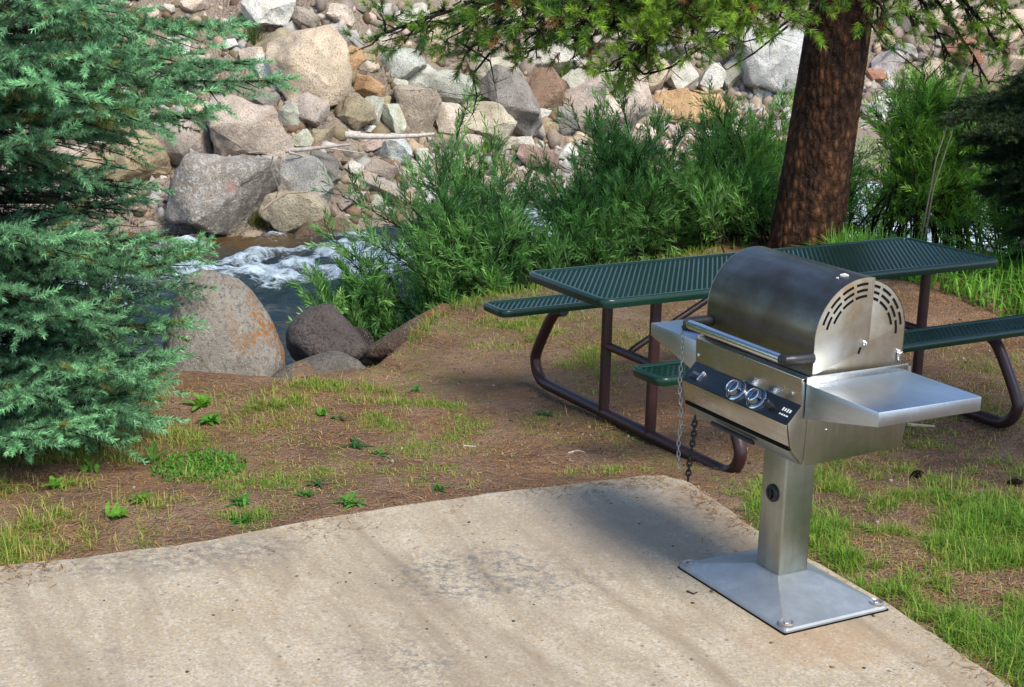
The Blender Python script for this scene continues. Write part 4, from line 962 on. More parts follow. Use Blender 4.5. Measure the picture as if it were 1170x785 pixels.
for k in range(380):
    h_ = pl.rg.uniform(.1, 2.1); a_ = pl.rg.uniform(-2.2, .9); L_ = pl.rg.uniform(.35, 1.0); p_ = np.array([SX, SY, SZ + h_]); e_ = p_ + np.array([math.cos(a_) * L_, math.sin(a_) * L_, -.15 * L_ + pl.rg.normal() * .05]); pl.rod(p_, e_, .006, .002)
    for _ in range(5):
        u_ = pl.rg.uniform(.35, 1); b_ = p_ + (e_ - p_) * u_; pl.rod(b_, b_ + pl.rg.normal(size=3) * .07, .002, .001)
        if pl.rg.random() < .35: pl.shoot(b_, pl.rg.normal(size=3), .8, np.array([.05, .035, .018]))
fol = pl.foliage('crown', SPR, M_NEEDLE, spr, .1, org); pl.wood('branches', M_TWIG, spr, org)
pf = Plant(6); rg = pf.rg
for k in range(105):
    h_ = .3 + 6.7 * k / 105; r_ = 1.75 * (1 - h_ / 7.6) ** .8; a_ = k * 2.399 + rg.normal() * .2
    if h_ < 2.25 and -2.0 < ((a_ + math.pi) % (2 * math.pi) - math.pi) < .75: continue
    r_ *= rg.uniform(.8, 1.1); P1 = np.array([SX + r_ * math.cos(a_), SY + r_ * math.sin(a_), SZ + h_ - .12 * r_ + .1])
    P0 = np.array([SX, SY, SZ + h_]); ax = P1 - P0; L_ = np.linalg.norm(ax); ax /= L_; side = np.cross(ax, (0, 0, 1)); side /= np.linalg.norm(side); pf.path(np.stack([P0, (P0 + P1) / 2 - np.array([0, 0, .06]), P1]), .02, .004)
    for j in range(int(L_ / .09)):
        t_ = .2 + .8 * j / int(L_ / .09); p_ = P0 + (P1 - P0) * t_
        for sg in (-1, 1):
            ln = .45 * L_ * (1 - t_) + .12; d = ax * .75 + side * sg * .8 + np.array([0, 0, rg.uniform(-.3, .05)])
            for q in range(max(1, int(ln / .11))): pf.shoot(p_ + d * q * .11, d + rg.normal(size=3) * .2, rg.uniform(.8, 1.2), mk_spr(rg, t_, .9, .02))
pf.foliage('upper_crown', SPR_FAR, M_NEEDLE, spr, .1, org); pf.wood('upper_branches', M_TWIG, spr, org)

# ---- leaning pine
PB = at_depth(917, 300, 11.15); PT = at_depth(960, 22, 11.15)
pz = float(near_z(PB[0], PB[1])); lean = (PT - PB) / (PT[2] - PB[2])
porg = np.array([PB[0] + lean[0] * (pz - PB[2]), PB[1], pz])
pine = thing('pine_tree', 'leaning pine with a thick reddish brown scaly trunk rising behind the picnic table', 'tree', tuple(porg))
def trunk_pt(h_): return np.array([lean[0] * h_ * (1 - .02 * h_), 0, h_])
hs = np.concatenate([np.linspace(-.5, 3.2, 140), np.linspace(3.3, 8, 40)]); nsid = 96; V = []
for h_ in hs:
    r_ = .268 * (1 - max(h_, 0) / 17) + .045 * math.exp(-max(h_ + .1, 0) / .25)
    for k in range(nsid):
        a_ = 2 * math.pi * k / nsid; V.append((r_, a_, h_))
V = np.array(V); X_ = V[:, 0] * np.cos(V[:, 1]); Y_ = V[:, 0] * np.sin(V[:, 1])
Q = np.stack([np.cos(V[:, 1]) * 3.2, np.sin(V[:, 1]) * 3.2, V[:, 2] * 1.1], 1)
pltf = np.abs(fbm(Q * 1.9, 3, 81)); fis = sstep(.0, .16, pltf); fine_ = fbm(Q * 5, 3, 85)
rr_ = 1 - .030 * (1 - fis) + .014 * fine_
cen = np.stack([trunk_pt(h_) for h_ in hs])[np.repeat(np.arange(len(hs)), nsid)]
VV = np.stack([cen[:, 0] + X_ * rr_, cen[:, 1] + Y_ * rr_, V[:, 2]], 1)
i = np.arange((len(hs) - 1) * nsid); r_, c_ = i // nsid, i % nsid; a_ = r_ * nsid; c1 = (c_ + 1) % nsid
link('trunk', np_mesh('trunk', VV, [np.stack([a_ + c_, a_ + c1, a_ + nsid + c1, a_ + nsid + c_], 1)], None, True), M_BARK, pine)
PIN = [spray(88, .10, .060, .0043, 30, 84, rgp, .1) for _ in range(4)]
PIN_FAR = [spray(24, .3, .12, .014, 24, 62, rgp, .1) for _ in range(2)]
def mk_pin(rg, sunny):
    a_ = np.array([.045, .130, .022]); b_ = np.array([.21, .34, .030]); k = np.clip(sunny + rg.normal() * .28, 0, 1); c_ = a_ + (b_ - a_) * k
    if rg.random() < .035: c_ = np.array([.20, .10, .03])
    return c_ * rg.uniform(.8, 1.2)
pn = Plant(21)
def pine_branch(pl, P0, P1, sag, sunny, ntw, spread, r0=.03, drop=.12, start=.25, tuft=1.0):
    rg = pl.rg; P0, P1 = np.asarray(P0, float), np.asarray(P1, float); L_ = np.linalg.norm(P1 - P0); Pm = (P0 + P1) / 2 + np.array([0, 0, sag * L_])
    pts_ = bez(P0, Pm, P1, np.linspace(0, 1, 14)); pts_[1:-1] += rg.normal(size=(12, 3)) * .02; pl.path(pts_, r0, .010)
    for j in range(ntw):
        t_ = start + (1 - start) * (j + rg.random()) / ntw; p_ = bez(P0, Pm, P1, [t_])[0]
        d = (P1 - P0) / L_ * rg.uniform(.3, .9) + rg.normal(size=3) * np.array([.5, .6, .35]); d[2] -= drop; d /= np.linalg.norm(d)
        ln = spread * rg.uniform(.4, 1.1) * (1 - .45 * t_); e_ = p_ + d * ln; mid_ = (p_ + e_) / 2 + np.array([0, 0, -.04 * ln]) + rg.normal(size=3) * .02
        pl.path(np.stack([p_, mid_, e_]), .009, .004)
        for q in range(max(3, int(ln / .042))):
            u = (q + 1) / max(3, int(ln / .042)); pp = p_ + (e_ - p_) * u
            if u < .3: continue
            d2 = d * .8 + rg.normal(size=3) * .55 + np.array([0, 0, .18]); d2 /= np.linalg.norm(d2)
            if u < 1:
                tw = rg.uniform(.05, .14); pl.rod(pp, pp + d2 * tw, .003, .002); pp = pp + d2 * tw
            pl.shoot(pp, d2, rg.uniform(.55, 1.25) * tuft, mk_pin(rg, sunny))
TR = lambda h_: porg + trunk_pt(h_)
# low boughs sweeping out from the trunk: (tip px, tip py, depth, height on trunk, sag, sunniness, twigs, spread)
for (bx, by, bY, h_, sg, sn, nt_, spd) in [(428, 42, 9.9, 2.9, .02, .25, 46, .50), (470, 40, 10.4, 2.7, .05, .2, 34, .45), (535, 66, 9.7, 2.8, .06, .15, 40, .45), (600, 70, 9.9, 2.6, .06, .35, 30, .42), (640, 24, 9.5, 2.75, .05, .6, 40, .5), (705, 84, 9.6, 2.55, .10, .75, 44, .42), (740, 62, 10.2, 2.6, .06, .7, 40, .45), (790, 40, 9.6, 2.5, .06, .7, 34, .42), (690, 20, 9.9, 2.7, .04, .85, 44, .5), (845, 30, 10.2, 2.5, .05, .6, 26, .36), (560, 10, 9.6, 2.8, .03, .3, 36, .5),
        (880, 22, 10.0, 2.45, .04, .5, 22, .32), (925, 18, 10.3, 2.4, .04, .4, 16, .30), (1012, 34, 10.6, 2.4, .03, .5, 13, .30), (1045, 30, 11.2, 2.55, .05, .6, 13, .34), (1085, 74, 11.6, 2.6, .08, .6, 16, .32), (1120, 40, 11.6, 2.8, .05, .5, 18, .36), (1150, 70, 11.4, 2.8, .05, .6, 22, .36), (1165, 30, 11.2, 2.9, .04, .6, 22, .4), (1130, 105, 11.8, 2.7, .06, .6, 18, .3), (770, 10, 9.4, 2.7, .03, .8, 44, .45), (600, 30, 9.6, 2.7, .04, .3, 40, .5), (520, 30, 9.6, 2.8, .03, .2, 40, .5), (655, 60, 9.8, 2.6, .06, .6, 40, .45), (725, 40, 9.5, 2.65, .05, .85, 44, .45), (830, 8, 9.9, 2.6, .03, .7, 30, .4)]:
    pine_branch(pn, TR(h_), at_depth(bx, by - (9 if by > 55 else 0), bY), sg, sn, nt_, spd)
# bare dead twigs under the boughs
rg = pn.rg
for (pix, bY) in [([(905, 20), (880, 40), (850, 48), (835, 40)], 10.3), ([(900, 30), (860, 62), (830, 80)], 10.2), ([(800, 55), (770, 75), (745, 84), (730, 92)], 9.8), ([(985, 14), (1010, 50), (1040, 72), (1060, 90)], 10.9), ([(720, 70), (735, 85), (765, 78), (800, 50)], 9.7), ([(560, 60), (540, 85), (545, 110), (540, 130)], 9.8), ([(520, 45), (560, 70), (565, 95)], 9.8)]:
    pn.path(np.stack([at_depth(x_, y_, bY + .05 * k) for k, (x_, y_) in enumerate(pix)]), .010, .003)
    for (x_, y_) in pix[1:]:
        p_ = at_depth(x_, y_, bY)
        for _ in range(4): pn.rod(p_, p_ + rg.normal(size=3) * np.array([.12, .1, .1]), .003, .001)
pn.foliage('boughs', PIN, M_NEEDLE, pine, .1, porg); pn.wood('branches', M_TWIG, pine, porg)
pu = Plant(23); rg = pu.rg
for k in range(22):
    h_ = 3.0 + 4.5 * k / 22; a_ = k * 2.4 + rg.normal() * .3; r_ = 1.7 * (1 - (h_ - 2.9) / 9.5) * rg.uniform(.6, 1.1)
    P0 = TR(h_); pine_branch(pu, P0, P0 + np.array([r_ * math.cos(a_), r_ * math.sin(a_), .2 + .3 * rg.random()]), .02, .4, 10, .7, .03, 0, .35, 1.0)
pu.foliage('upper_crown', PIN_FAR, M_NEEDLE, pine, .1, porg); pu.wood('upper_branches', M_TWIG, pine, porg)

# ---- dark conifer at the edge of the frame, and the shade tree that stands beside the table
def conifer(name, label, x_, y_, h_tot, rad, h0, seed, n, c0, c1, boughs=()):
    z_ = float(near_z(x_, y_)); o_ = np.array([x_, y_, z_]); rt = thing(name, label, 'tree', (x_, y_, z_))
    mb = MB(); mb.tube([(0, 0, -.2), (0, 0, .2), (.02, 0, h_tot * .5), (0, 0, h_tot)], [.2, .16, .1, .01], 12); mb.build('trunk', M_BARK, rt, 60)
    p_ = Plant(seed); rg = p_.rg
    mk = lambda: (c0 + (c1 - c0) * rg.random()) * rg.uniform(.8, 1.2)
    for k in range(n):
        hh = h0 + (h_tot - h0) * k / n; a_ = k * 2.399; r_ = rad * (1 - hh / (h_tot * 1.05)) ** .7 * rg.uniform(.75, 1.1); P0 = o_ + np.array([0, 0, hh]); P1 = P0 + np.array([r_ * math.cos(a_), r_ * math.sin(a_), -.12 * r_])
        bl_(p_, P0, P1, mk, .10, .14)
    p_.foliage('upper_crown', SPR_FAR, M_NEEDLE, rt, .1, o_); p_.wood('branches', M_TWIG, rt, o_)
    if boughs:
        q_ = Plant(seed + 1); rg = q_.rg
        for (bx, by, bY, hh) in boughs: bl_(q_, o_ + np.array([0, 0, hh]), at_depth(bx, by, bY), mk, .05, .06)
        q_.foliage('boughs', SPR, M_NEEDLE, rt, .1, o_); q_.wood('bough_wood', M_TWIG, rt, o_)
    return rt
def bl_(p_, P0, P1, mk, st, sp_):
    rg = p_.rg; ax = P1 - P0; L_ = np.linalg.norm(ax); ax = ax / L_; side = np.cross(ax, (0, 0, 1)); side /= np.linalg.norm(side); Pm = (P0 + P1) / 2 - np.array([0, 0, .05 * L_])
    p_.path(bez(P0, Pm, P1, np.linspace(0, 1, 6)), .022, .004); n = int(L_ / st)
    for j in range(n):
        t_ = .2 + .8 * j / n; b_ = bez(P0, Pm, P1, [t_])[0]
        for sg in (-1, 1):
            ln = (.4 * L_ * (1 - t_) + .10) * rg.uniform(.6, 1.2); d = ax * .75 + side * sg * .8 + np.array([0, 0, rg.uniform(-.35, .1)]); d /= np.linalg.norm(d); p_.rod(b_, b_ + d * ln, .004, .002)
            for q in range(max(1, int(ln / sp_))):
                p_.shoot(b_ + d * q * sp_, d + rg.normal(size=3) * .25, rg.uniform(.85, 1.2), mk())
                if sp_ < .1:
                    for g2 in (-1, 1): p_.shoot(b_ + d * q * sp_, d + np.cross(d, (0, 0, 1)) * g2 * .9 + rg.normal(size=3) * .2, rg.uniform(.8, 1.1), mk())
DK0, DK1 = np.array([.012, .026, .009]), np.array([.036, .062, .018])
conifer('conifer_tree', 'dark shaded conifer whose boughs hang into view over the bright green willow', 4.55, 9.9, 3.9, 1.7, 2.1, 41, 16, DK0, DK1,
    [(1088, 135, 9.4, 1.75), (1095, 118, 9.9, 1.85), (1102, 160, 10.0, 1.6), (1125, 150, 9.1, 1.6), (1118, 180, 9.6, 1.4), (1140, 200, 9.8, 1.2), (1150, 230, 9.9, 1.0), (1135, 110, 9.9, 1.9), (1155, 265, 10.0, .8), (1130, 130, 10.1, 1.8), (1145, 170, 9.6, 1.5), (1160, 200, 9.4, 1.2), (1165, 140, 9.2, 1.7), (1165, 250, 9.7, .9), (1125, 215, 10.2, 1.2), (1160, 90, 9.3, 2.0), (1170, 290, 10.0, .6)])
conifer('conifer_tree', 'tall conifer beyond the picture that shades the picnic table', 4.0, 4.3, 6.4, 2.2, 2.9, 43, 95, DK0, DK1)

# ---- willows on the near bank
def lanceolate(n, ln, wd, rg, tw=.13):
    Vs, Fs, Tf = [], [], []
    for k in range(n):
        t_ = (k + .5) / n; ph = k * 2.4 + rg.normal() * .3; th = math.radians(rg.uniform(14, 42)); d = np.array([math.cos(th), math.sin(th) * math.cos(ph), math.sin(th) * math.sin(ph)])
        s_ = np.cross(d, rg.normal(size=3)); s_ /= np.linalg.norm(s_); nn = np.cross(d, s_); L_ = ln * rg.uniform(.7, 1.15) * (1 - .25 * t_); p0 = np.array([t_ * tw, 0, 0]); b_ = len(Vs)
        Vs += [p0, p0 + d * L_ * .4 + s_ * wd / 2, p0 + d * L_ * .4 - s_ * wd / 2, p0 + d * L_ * .72 + s_ * wd * .36 - nn * .004, p0 + d * L_ * .72 - s_ * wd * .36 - nn * .004, p0 + d * L_ - nn * .010]
        Fs.append((b_, b_ + 1, b_ + 2)); Fs.append((b_ + 1, b_ + 3, b_ + 4)); Fs.append((b_ + 1, b_ + 4, b_ + 2)); Fs.append((b_ + 3, b_ + 5, b_ + 4)); Tf += [[rg.uniform(.75, 1.3)] * 3] * 6
    return np.array(Vs), [np.array(Fs)], np.array(Tf)
WIL = [lanceolate(12, .080, .0088, rgp) for _ in range(5)]
def willow(label, base, tips, seed, nst, c0, c1, leafy=.25, spread=.35, name='willow_shrub', bare=0, dens=1.0, reach=(.62, 1.05)):
    """tips: list of (px, py, depth) the stems reach for; base on the bank"""
    bz = float(near_z(base[0], base[1])); o_ = np.array([base[0], base[1], bz]); rt = thing(name, label, 'shrub', tuple(o_), 0, 'willow shrubs along the river bank')
    p_ = Plant(seed); rg = p_.rg
    tipP = np.array([at_depth(*q_) for q_ in tips])
    for k in range(nst):
        tp = tipP[rg.integers(len(tipP))] * (1 - 0) ; a2 = tipP[rg.integers(len(tipP))]; u_ = rg.random() * .6; tp = tp * (1 - u_) + a2 * u_ + rg.normal(size=3) * np.array([.14, .18, .12])
        b_ = o_ + np.array([rg.normal() * .28, rg.normal() * .22, 0]); b_[2] = float(near_z(b_[0], b_[1])) - .05
        tp = b_ + (tp - b_) * rg.uniform(*reach); L_ = np.linalg.norm(tp - b_); pm = b_ + np.array([(tp[0] - b_[0]) * .28, (tp[1] - b_[1]) * .3, (tp[2] - b_[2]) * .62 + .12])
        P_ = bez(b_, pm, tp, np.linspace(0, 1, 9)); p_.path(P_, .008 + .003 * L_, .002)
        ns = int(L_ * 21 * dens)
        for j in range(ns):
            t_ = leafy + (1 - leafy) * (j + rg.random()) / ns; b0 = bez(b_, pm, tp, [t_])[0]; tg = bez(b_, pm, tp, [min(1, t_ + .03)])[0] - bez(b_, pm, tp, [t_ - .03])[0]; tg /= np.linalg.norm(tg)
            d = tg * rg.uniform(.4, 1) + rg.normal(size=3) * .5 + np.array([0, 0, .38]); d /= np.linalg.norm(d); ln = spread * (1 - .6 * t_) * rg.uniform(.3, 1.1); e_ = b0 + d * ln; p_.rod(b0, e_, .003, .0015)
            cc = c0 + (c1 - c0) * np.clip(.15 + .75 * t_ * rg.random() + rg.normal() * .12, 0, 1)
            for q in range(max(1, int(ln / .10))):
                p_.shoot(b0 + (e_ - b0) * (q + .3) / max(1, int(ln / .10)), d + rg.normal(size=3) * .25, rg.uniform(.75, 1.25), cc * rg.uniform(.8, 1.2))
            p_.shoot(e_, d, rg.uniform(.8, 1.2), cc)
    p_.foliage('leaves', WIL, M_LEAF, rt, .34, o_); p_.wood('stems', M_TWIG, rt, o_)
    if bare:
        for k in range(bare):
            mb = MB(); b_ = np.array([rg.normal() * .5, -.75 + rg.normal() * .15, .1]); a_ = rg.normal() * .55; hh = rg.uniform(1.1, 1.8)
            mb.tube([b_, b_ + np.array([a_ * .3, 0, hh * .45]), b_ + np.array([a_ * .7 + .05, .02, hh * .8]), b_ + np.array([a_ * 1.1 * hh * .7, 0, hh])], [.007, .006, .004, .0015], 6); mb.build('bare_stem', M_BAREST, rt, 60)
    return rt
M_BAREST = plain('bare_stem_bark', (.34, .29, .21), .8, 0, .2, .3, .3, 20)
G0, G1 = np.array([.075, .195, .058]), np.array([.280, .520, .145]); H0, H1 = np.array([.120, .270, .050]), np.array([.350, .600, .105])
willow('dense dark green willow behind the end of the picnic bench, reaching to the boulders', (-.05, 10.7), [(430, 240, 10.9), (395, 262, 11), (420, 285, 10.8), (480, 215, 11), (540, 205, 11.2), (590, 215, 11), (470, 300, 10.4), (560, 290, 10.4), (620, 230, 11), (510, 250, 10.3)], 61, 62, G0, G1)
willow('low willow with thin sprigs trailing over the white rapids', (-.75, 10.9), [(330, 300, 11.2), (345, 330, 10.8), (380, 290, 11.2), (410, 260, 11.3), (400, 330, 10.6), (440, 340, 10.4), (370, 350, 10.6)], 62, 24, G0, G1, .2, .26, dens=.9)
willow('tall willow in front of the pinkish white boulder, above the middle of the table', (1.0, 11.6), [(640, 175, 11.8), (680, 140, 12), (720, 125, 12), (760, 150, 12), (700, 200, 11.4), (650, 220, 11.3), (740, 210, 11.4), (690, 260, 11.2)], 63, 64, G0, G1 * 1.1)
willow('bright willow filling the space beside the pine trunk, below the ochre orange block', (1.95, 12.3), [(790, 165, 12.3), (830, 150, 12.5), (870, 140, 12.5), (900, 120, 12.7), (810, 210, 12), (860, 200, 12), (770, 240, 11.8), (840, 260, 11.8)], 64, 60, (G0 + H0) / 2, (G1 + H1) / 2)
willow('low leafy willow filling the gap behind the table edge, rapids gleaming through it', (.55, 11.2), [(600, 260, 11.2), (640, 240, 11.3), (680, 250, 11.2), (620, 290, 10.9), (720, 260, 11.2), (660, 210, 11.6)], 69, 40, G0, G1 * 1.05, .15)
willow('broad low willow between the bright willow and the pine trunk, just above the tabletop', (1.75, 11.6), [(760, 230, 11.6), (800, 220, 11.7), (850, 220, 11.8), (890, 200, 12), (820, 180, 12), (740, 200, 11.7)], 70, 40, (G0 + H0) / 2, G1 * 1.15, .15)
willow('slender willow sprigs between the driftwood and the picnic bench', (-.35, 12.3), [(450, 160, 12.6), (470, 185, 12.6), (520, 170, 12.6), (560, 160, 12.4), (500, 200, 12.2), (600, 190, 12.2)], 65, 16, G0, G1, .3, .22, dens=.7)
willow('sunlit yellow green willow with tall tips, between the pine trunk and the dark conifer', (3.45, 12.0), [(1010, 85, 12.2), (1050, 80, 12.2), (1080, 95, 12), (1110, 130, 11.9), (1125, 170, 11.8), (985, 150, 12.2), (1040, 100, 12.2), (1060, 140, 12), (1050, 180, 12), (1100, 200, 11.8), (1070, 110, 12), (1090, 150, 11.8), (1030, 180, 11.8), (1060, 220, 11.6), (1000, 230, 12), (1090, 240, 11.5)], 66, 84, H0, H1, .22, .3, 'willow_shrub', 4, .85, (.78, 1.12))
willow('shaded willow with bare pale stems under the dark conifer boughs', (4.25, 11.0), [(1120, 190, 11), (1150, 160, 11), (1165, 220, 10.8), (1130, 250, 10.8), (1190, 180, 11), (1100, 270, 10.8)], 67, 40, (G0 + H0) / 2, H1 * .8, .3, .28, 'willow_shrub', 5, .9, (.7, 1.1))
willow('dim green willow right behind the pine trunk, the river shining through it', (2.75, 12.9), [(985, 180, 13), (1000, 240, 12.8), (960, 200, 13), (1015, 265, 12.6), (950, 150, 13)], 68, 20, G0, G1, .25, .26, dens=.8)

# ------------------------------------------------------------------ grass, litter and weeds on the near bank
rg = np.random.default_rng(77)
def blade_proto(rg, bend, wd):
    h_ = 1.0; V = [(0, -wd / 2, 0), (0, wd / 2, 0), (bend * .3, -wd * .4, h_ * .5 * max(.5, 1 - .15 * bend)), (bend * .3, wd * .4, h_ * .5 * max(.5, 1 - .15 * bend)), (bend, 0, h_ * max(.12, 1 - .45 * bend))]
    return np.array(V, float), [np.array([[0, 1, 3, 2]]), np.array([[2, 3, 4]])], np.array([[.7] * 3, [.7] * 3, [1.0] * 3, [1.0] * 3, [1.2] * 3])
def blades(name, x_, y_, hgt, col, wd, rg, fn=near_z, bends=(.15, .45, .8, 1.2, 1.7)):
    protos = [blade_proto(rg, b_, wd) for b_ in bends]; n = len(x_); Vs, Fq, Ft, T_, base = [], [], [], [], 0; pick = rg.integers(len(protos), size=n); z_ = fn(x_, y_) - .004
    for k, (V, Fl, tf) in enumerate(protos):
        ix = np.nonzero(pick == k)[0]; a_ = rg.uniform(0, 6.283, len(ix)); c_, s_ = np.cos(a_), np.sin(a_); h_ = hgt[ix]
        X_ = V[None, :, 0] * h_[:, None]; Y_ = V[None, :, 1] * np.ones(len(ix))[:, None]; Z_ = V[None, :, 2] * h_[:, None]
        W_ = np.stack([x_[ix][:, None] + X_ * c_[:, None] - Y_ * s_[:, None], y_[ix][:, None] + X_ * s_[:, None] + Y_ * c_[:, None], z_[ix][:, None] + Z_], 2)
        Vs.append(W_.reshape(-1, 3)); T_.append((col[ix][:, None, :] * tf[None]).reshape(-1, 3)); o5 = (np.arange(len(ix)) * 5)[:, None] + base
        Fq.append(Fl[0][0][None] + o5); Ft.append(Fl[1][0][None] + o5); base += len(ix) * 5
    o = link(name, np_mesh(name, np.concatenate(Vs), [np.concatenate(Fq), np.concatenate(Ft)], np.concatenate(T_)), M_GRASS); o['kind'] = 'stuff'; return o
def gp(px, py): return on_ground(px, py, near_z)[:2]
GREEN, YGR, STRAW = np.array([.150, .300, .035]), np.array([.34, .36, .075]), np.array([.52, .37, .16])
def field(specs, n_tot):
    """specs: (px, py, rx, ry, weight, height, greenness) ellipses on the ground"""
    xs_, ys_, hs_, cs_ = [], [], [], []; wsum = sum(s_[4] for s_ in specs)
    for (px, py, rx, ry, wgt, hh, gn) in specs:
        n = int(n_tot * wgt / wsum); q = gp(px, py); r_ = np.sqrt(rg.random(n)) ; a_ = rg.uniform(0, 6.283, n); x_ = q[0] + rx * r_ * np.cos(a_); y_ = q[1] + ry * r_ * np.sin(a_)
        cl = .8 * n2(x_, y_, 2.1, 91) + .75 * n2(x_, y_, 7.5, 95) + .35 * n2(x_, y_, 22, 97); edge_ = 1 - r_ ** 2; keep = rg.random(n) < np.clip(.24 + 1.05 * cl + .10 * edge_, .04, 1); x_, y_, cl = x_[keep], y_[keep], cl[keep]
        ok = ~inside_pad(x_, y_) & (y_ < np.interp(x_, _EX, _EY) + .5); x_, y_, cl = x_[ok], y_[ok], cl[ok]; m_ = len(x_)
        g_ = np.clip(gn - .08 + .45 * cl + rg.normal(size=m_) * .33, 0, 1)[:, None]; c_ = np.where(g_ > .5, YGR + (GREEN - YGR) * (g_ - .5) * 2, STRAW + (YGR - STRAW) * g_ * 2)
        xs_.append(x_); ys_.append(y_); hs_.append(hh * rg.uniform(.4, 1.25, m_) * (1 + .7 * np.clip(cl, -.6, 1))); cs_.append(c_ * rg.uniform(.7, 1.25, (m_, 1)))
    return np.concatenate(xs_), np.concatenate(ys_), np.clip(np.concatenate(hs_) * np.where(rg.random(len(np.concatenate(hs_))) < .12, 1.9, 1.0), .008, .5), np.concatenate(cs_)
SP = [(215, 452, .35, .2, 1.6, .07, .6), (265, 458, .4, .15, 1.6, .06, .65), (325, 452, .4, .12, 1.2, .05, .6), (400, 448, .4, .15, .8, .04, .5), (1000, 600, .5, .5, 3, .05, .8), (1090, 650, .6, .5, 4, .05, .85), (1090, 540, .8, .4, 1.8, .04, .6), (1150, 720, .5, .5, 3, .05, .9), (980, 580, .45, .4, 2.4, .045, .85), (1050, 620, .55, .45, 4, .055, .9), (1120, 690, .6, .5, 5, .06, .95), (1160, 760, .5, .5, 4, .06, .95), (1000, 640, .25, .3, 1.6, .05, .9), (1150, 600, .6, .6, 2.6, .05, .7), (1080, 560, .7, .4, 1.6, .04, .5), (940, 560, .25, .3, 1.0, .05, .8), (1240, 700, .8, .9, 4, .06, .8), (1300, 580, 1.2, 1.2, 4, .05, .6),
      (630, 385, .55, .5, 1.6, .035, .45), (590, 400, .4, .4, .9, .035, .4), (700, 390, .6, .5, 1.2, .035, .45), (560, 370, .5, .4, .8, .03, .4), (650, 430, .5, .5, .5, .03, .4), (1100, 470, .8, .6, 1.0, .035, .45), (1130, 410, .9, .6, 1.0, .03, .35), (1130, 530, .6, .35, .9, .04, .5), (900, 580, .15, .25, .5, .04, .7), (845, 560, .2, .15, .3, .035, .7), (680, 540, .25, .10, .35, .035, .65), (540, 520, .4, .25, .4, .025, .5), (520, 470, .5, .4, .35, .025, .4),
      (280, 465, .8, .45, 2.2, .04, .45), (200, 475, .5, .4, 1.4, .05, .55), (400, 460, .6, .3, .9, .03, .4), (330, 440, .6, .25, 1.0, .045, .5), (180, 450, .3, .3, .8, .07, .5), (150, 500, .35, .3, .9, .06, .35), (100, 560, .45, .35, .9, .06, .4), (30, 580, .5, .4, 1.2, .07, .5), (30, 625, .35, .25, .9, .06, .45), (330, 545, .7, .3, .8, .03, .5), (380, 500, .5, .3, .5, .025, .45), (130, 610, .2, .1, .4, .05, .7), (290, 585, .3, .1, .3, .035, .7), (480, 555, .25, .08, .3, .03, .7), (60, 540, .4, .3, .8, .05, .4), (-60, 600, .7, .7, 2, .06, .5), (-300, 640, 1.5, 1.2, 3, .06, .6), (460, 520, .7, .45, .5, .025, .35), (620, 490, .6, .4, .3, .025, .3), (610, 360, .6, .3, .8, .04, .5)]
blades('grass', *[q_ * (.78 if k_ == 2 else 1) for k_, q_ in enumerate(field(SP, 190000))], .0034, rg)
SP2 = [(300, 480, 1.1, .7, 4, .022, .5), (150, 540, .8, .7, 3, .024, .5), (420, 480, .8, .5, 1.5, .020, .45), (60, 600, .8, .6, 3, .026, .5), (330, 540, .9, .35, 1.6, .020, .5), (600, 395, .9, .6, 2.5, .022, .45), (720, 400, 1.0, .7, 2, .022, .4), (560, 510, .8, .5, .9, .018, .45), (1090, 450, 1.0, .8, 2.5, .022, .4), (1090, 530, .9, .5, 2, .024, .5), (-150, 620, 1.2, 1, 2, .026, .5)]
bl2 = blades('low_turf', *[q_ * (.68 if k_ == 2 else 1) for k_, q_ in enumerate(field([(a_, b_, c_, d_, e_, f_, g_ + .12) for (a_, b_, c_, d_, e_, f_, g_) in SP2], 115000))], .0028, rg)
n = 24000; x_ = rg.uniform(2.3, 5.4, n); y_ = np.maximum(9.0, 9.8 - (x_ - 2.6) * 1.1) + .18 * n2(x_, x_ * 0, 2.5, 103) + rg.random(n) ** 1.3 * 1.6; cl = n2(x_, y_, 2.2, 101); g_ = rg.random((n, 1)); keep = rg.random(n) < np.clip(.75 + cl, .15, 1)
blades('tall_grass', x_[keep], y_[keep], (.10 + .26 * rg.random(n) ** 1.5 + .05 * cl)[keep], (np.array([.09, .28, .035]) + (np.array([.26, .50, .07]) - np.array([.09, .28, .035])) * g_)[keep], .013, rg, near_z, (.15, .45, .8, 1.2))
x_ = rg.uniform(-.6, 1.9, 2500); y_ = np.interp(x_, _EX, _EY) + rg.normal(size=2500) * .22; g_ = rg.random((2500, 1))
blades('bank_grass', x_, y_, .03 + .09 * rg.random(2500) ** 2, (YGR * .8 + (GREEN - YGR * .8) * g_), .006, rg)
# needle litter lying flat
n = 95000; x_ = rg.uniform(-3.2, 4.2, n); y_ = rg.uniform(3.9, 10.6, n); dn = n2(x_, y_, 1.3, 111) + .7 * n2(x_, y_, 5, 113); keep = (rg.random(n) < np.clip(.40 + .9 * dn, .06, 1)) & ~inside_pad(x_, y_) & (y_ < np.interp(x_, _EX, _EY) + .1); x_, y_ = x_[keep], y_[keep]; n = len(x_)
ip_ = rg.integers(npt, size=5200); ip_ = ip_[(PAD[ip_, 1] > 2.9)]; off_ = rg.exponential(.075, len(ip_)) + .012; px_ = PAD[ip_] + nin[ip_] * off_[:, None] + rg.normal(size=(len(ip_), 2)) * .015; px_ = px_[inside_pad(px_[:, 0], px_[:, 1]) & (rg.random(len(px_)) < np.clip(.35 + 1.3 * n2(px_[:, 0], px_[:, 1], 3, 117), .03, 1))]
x_, y_ = np.concatenate([x_, px_[:, 0]]), np.concatenate([y_, px_[:, 1]]); n = len(x_); near_z0 = near_z
def near_z(x, y, f_=near_z0): return np.where(inside_pad(x, y), .001, f_(x, y))
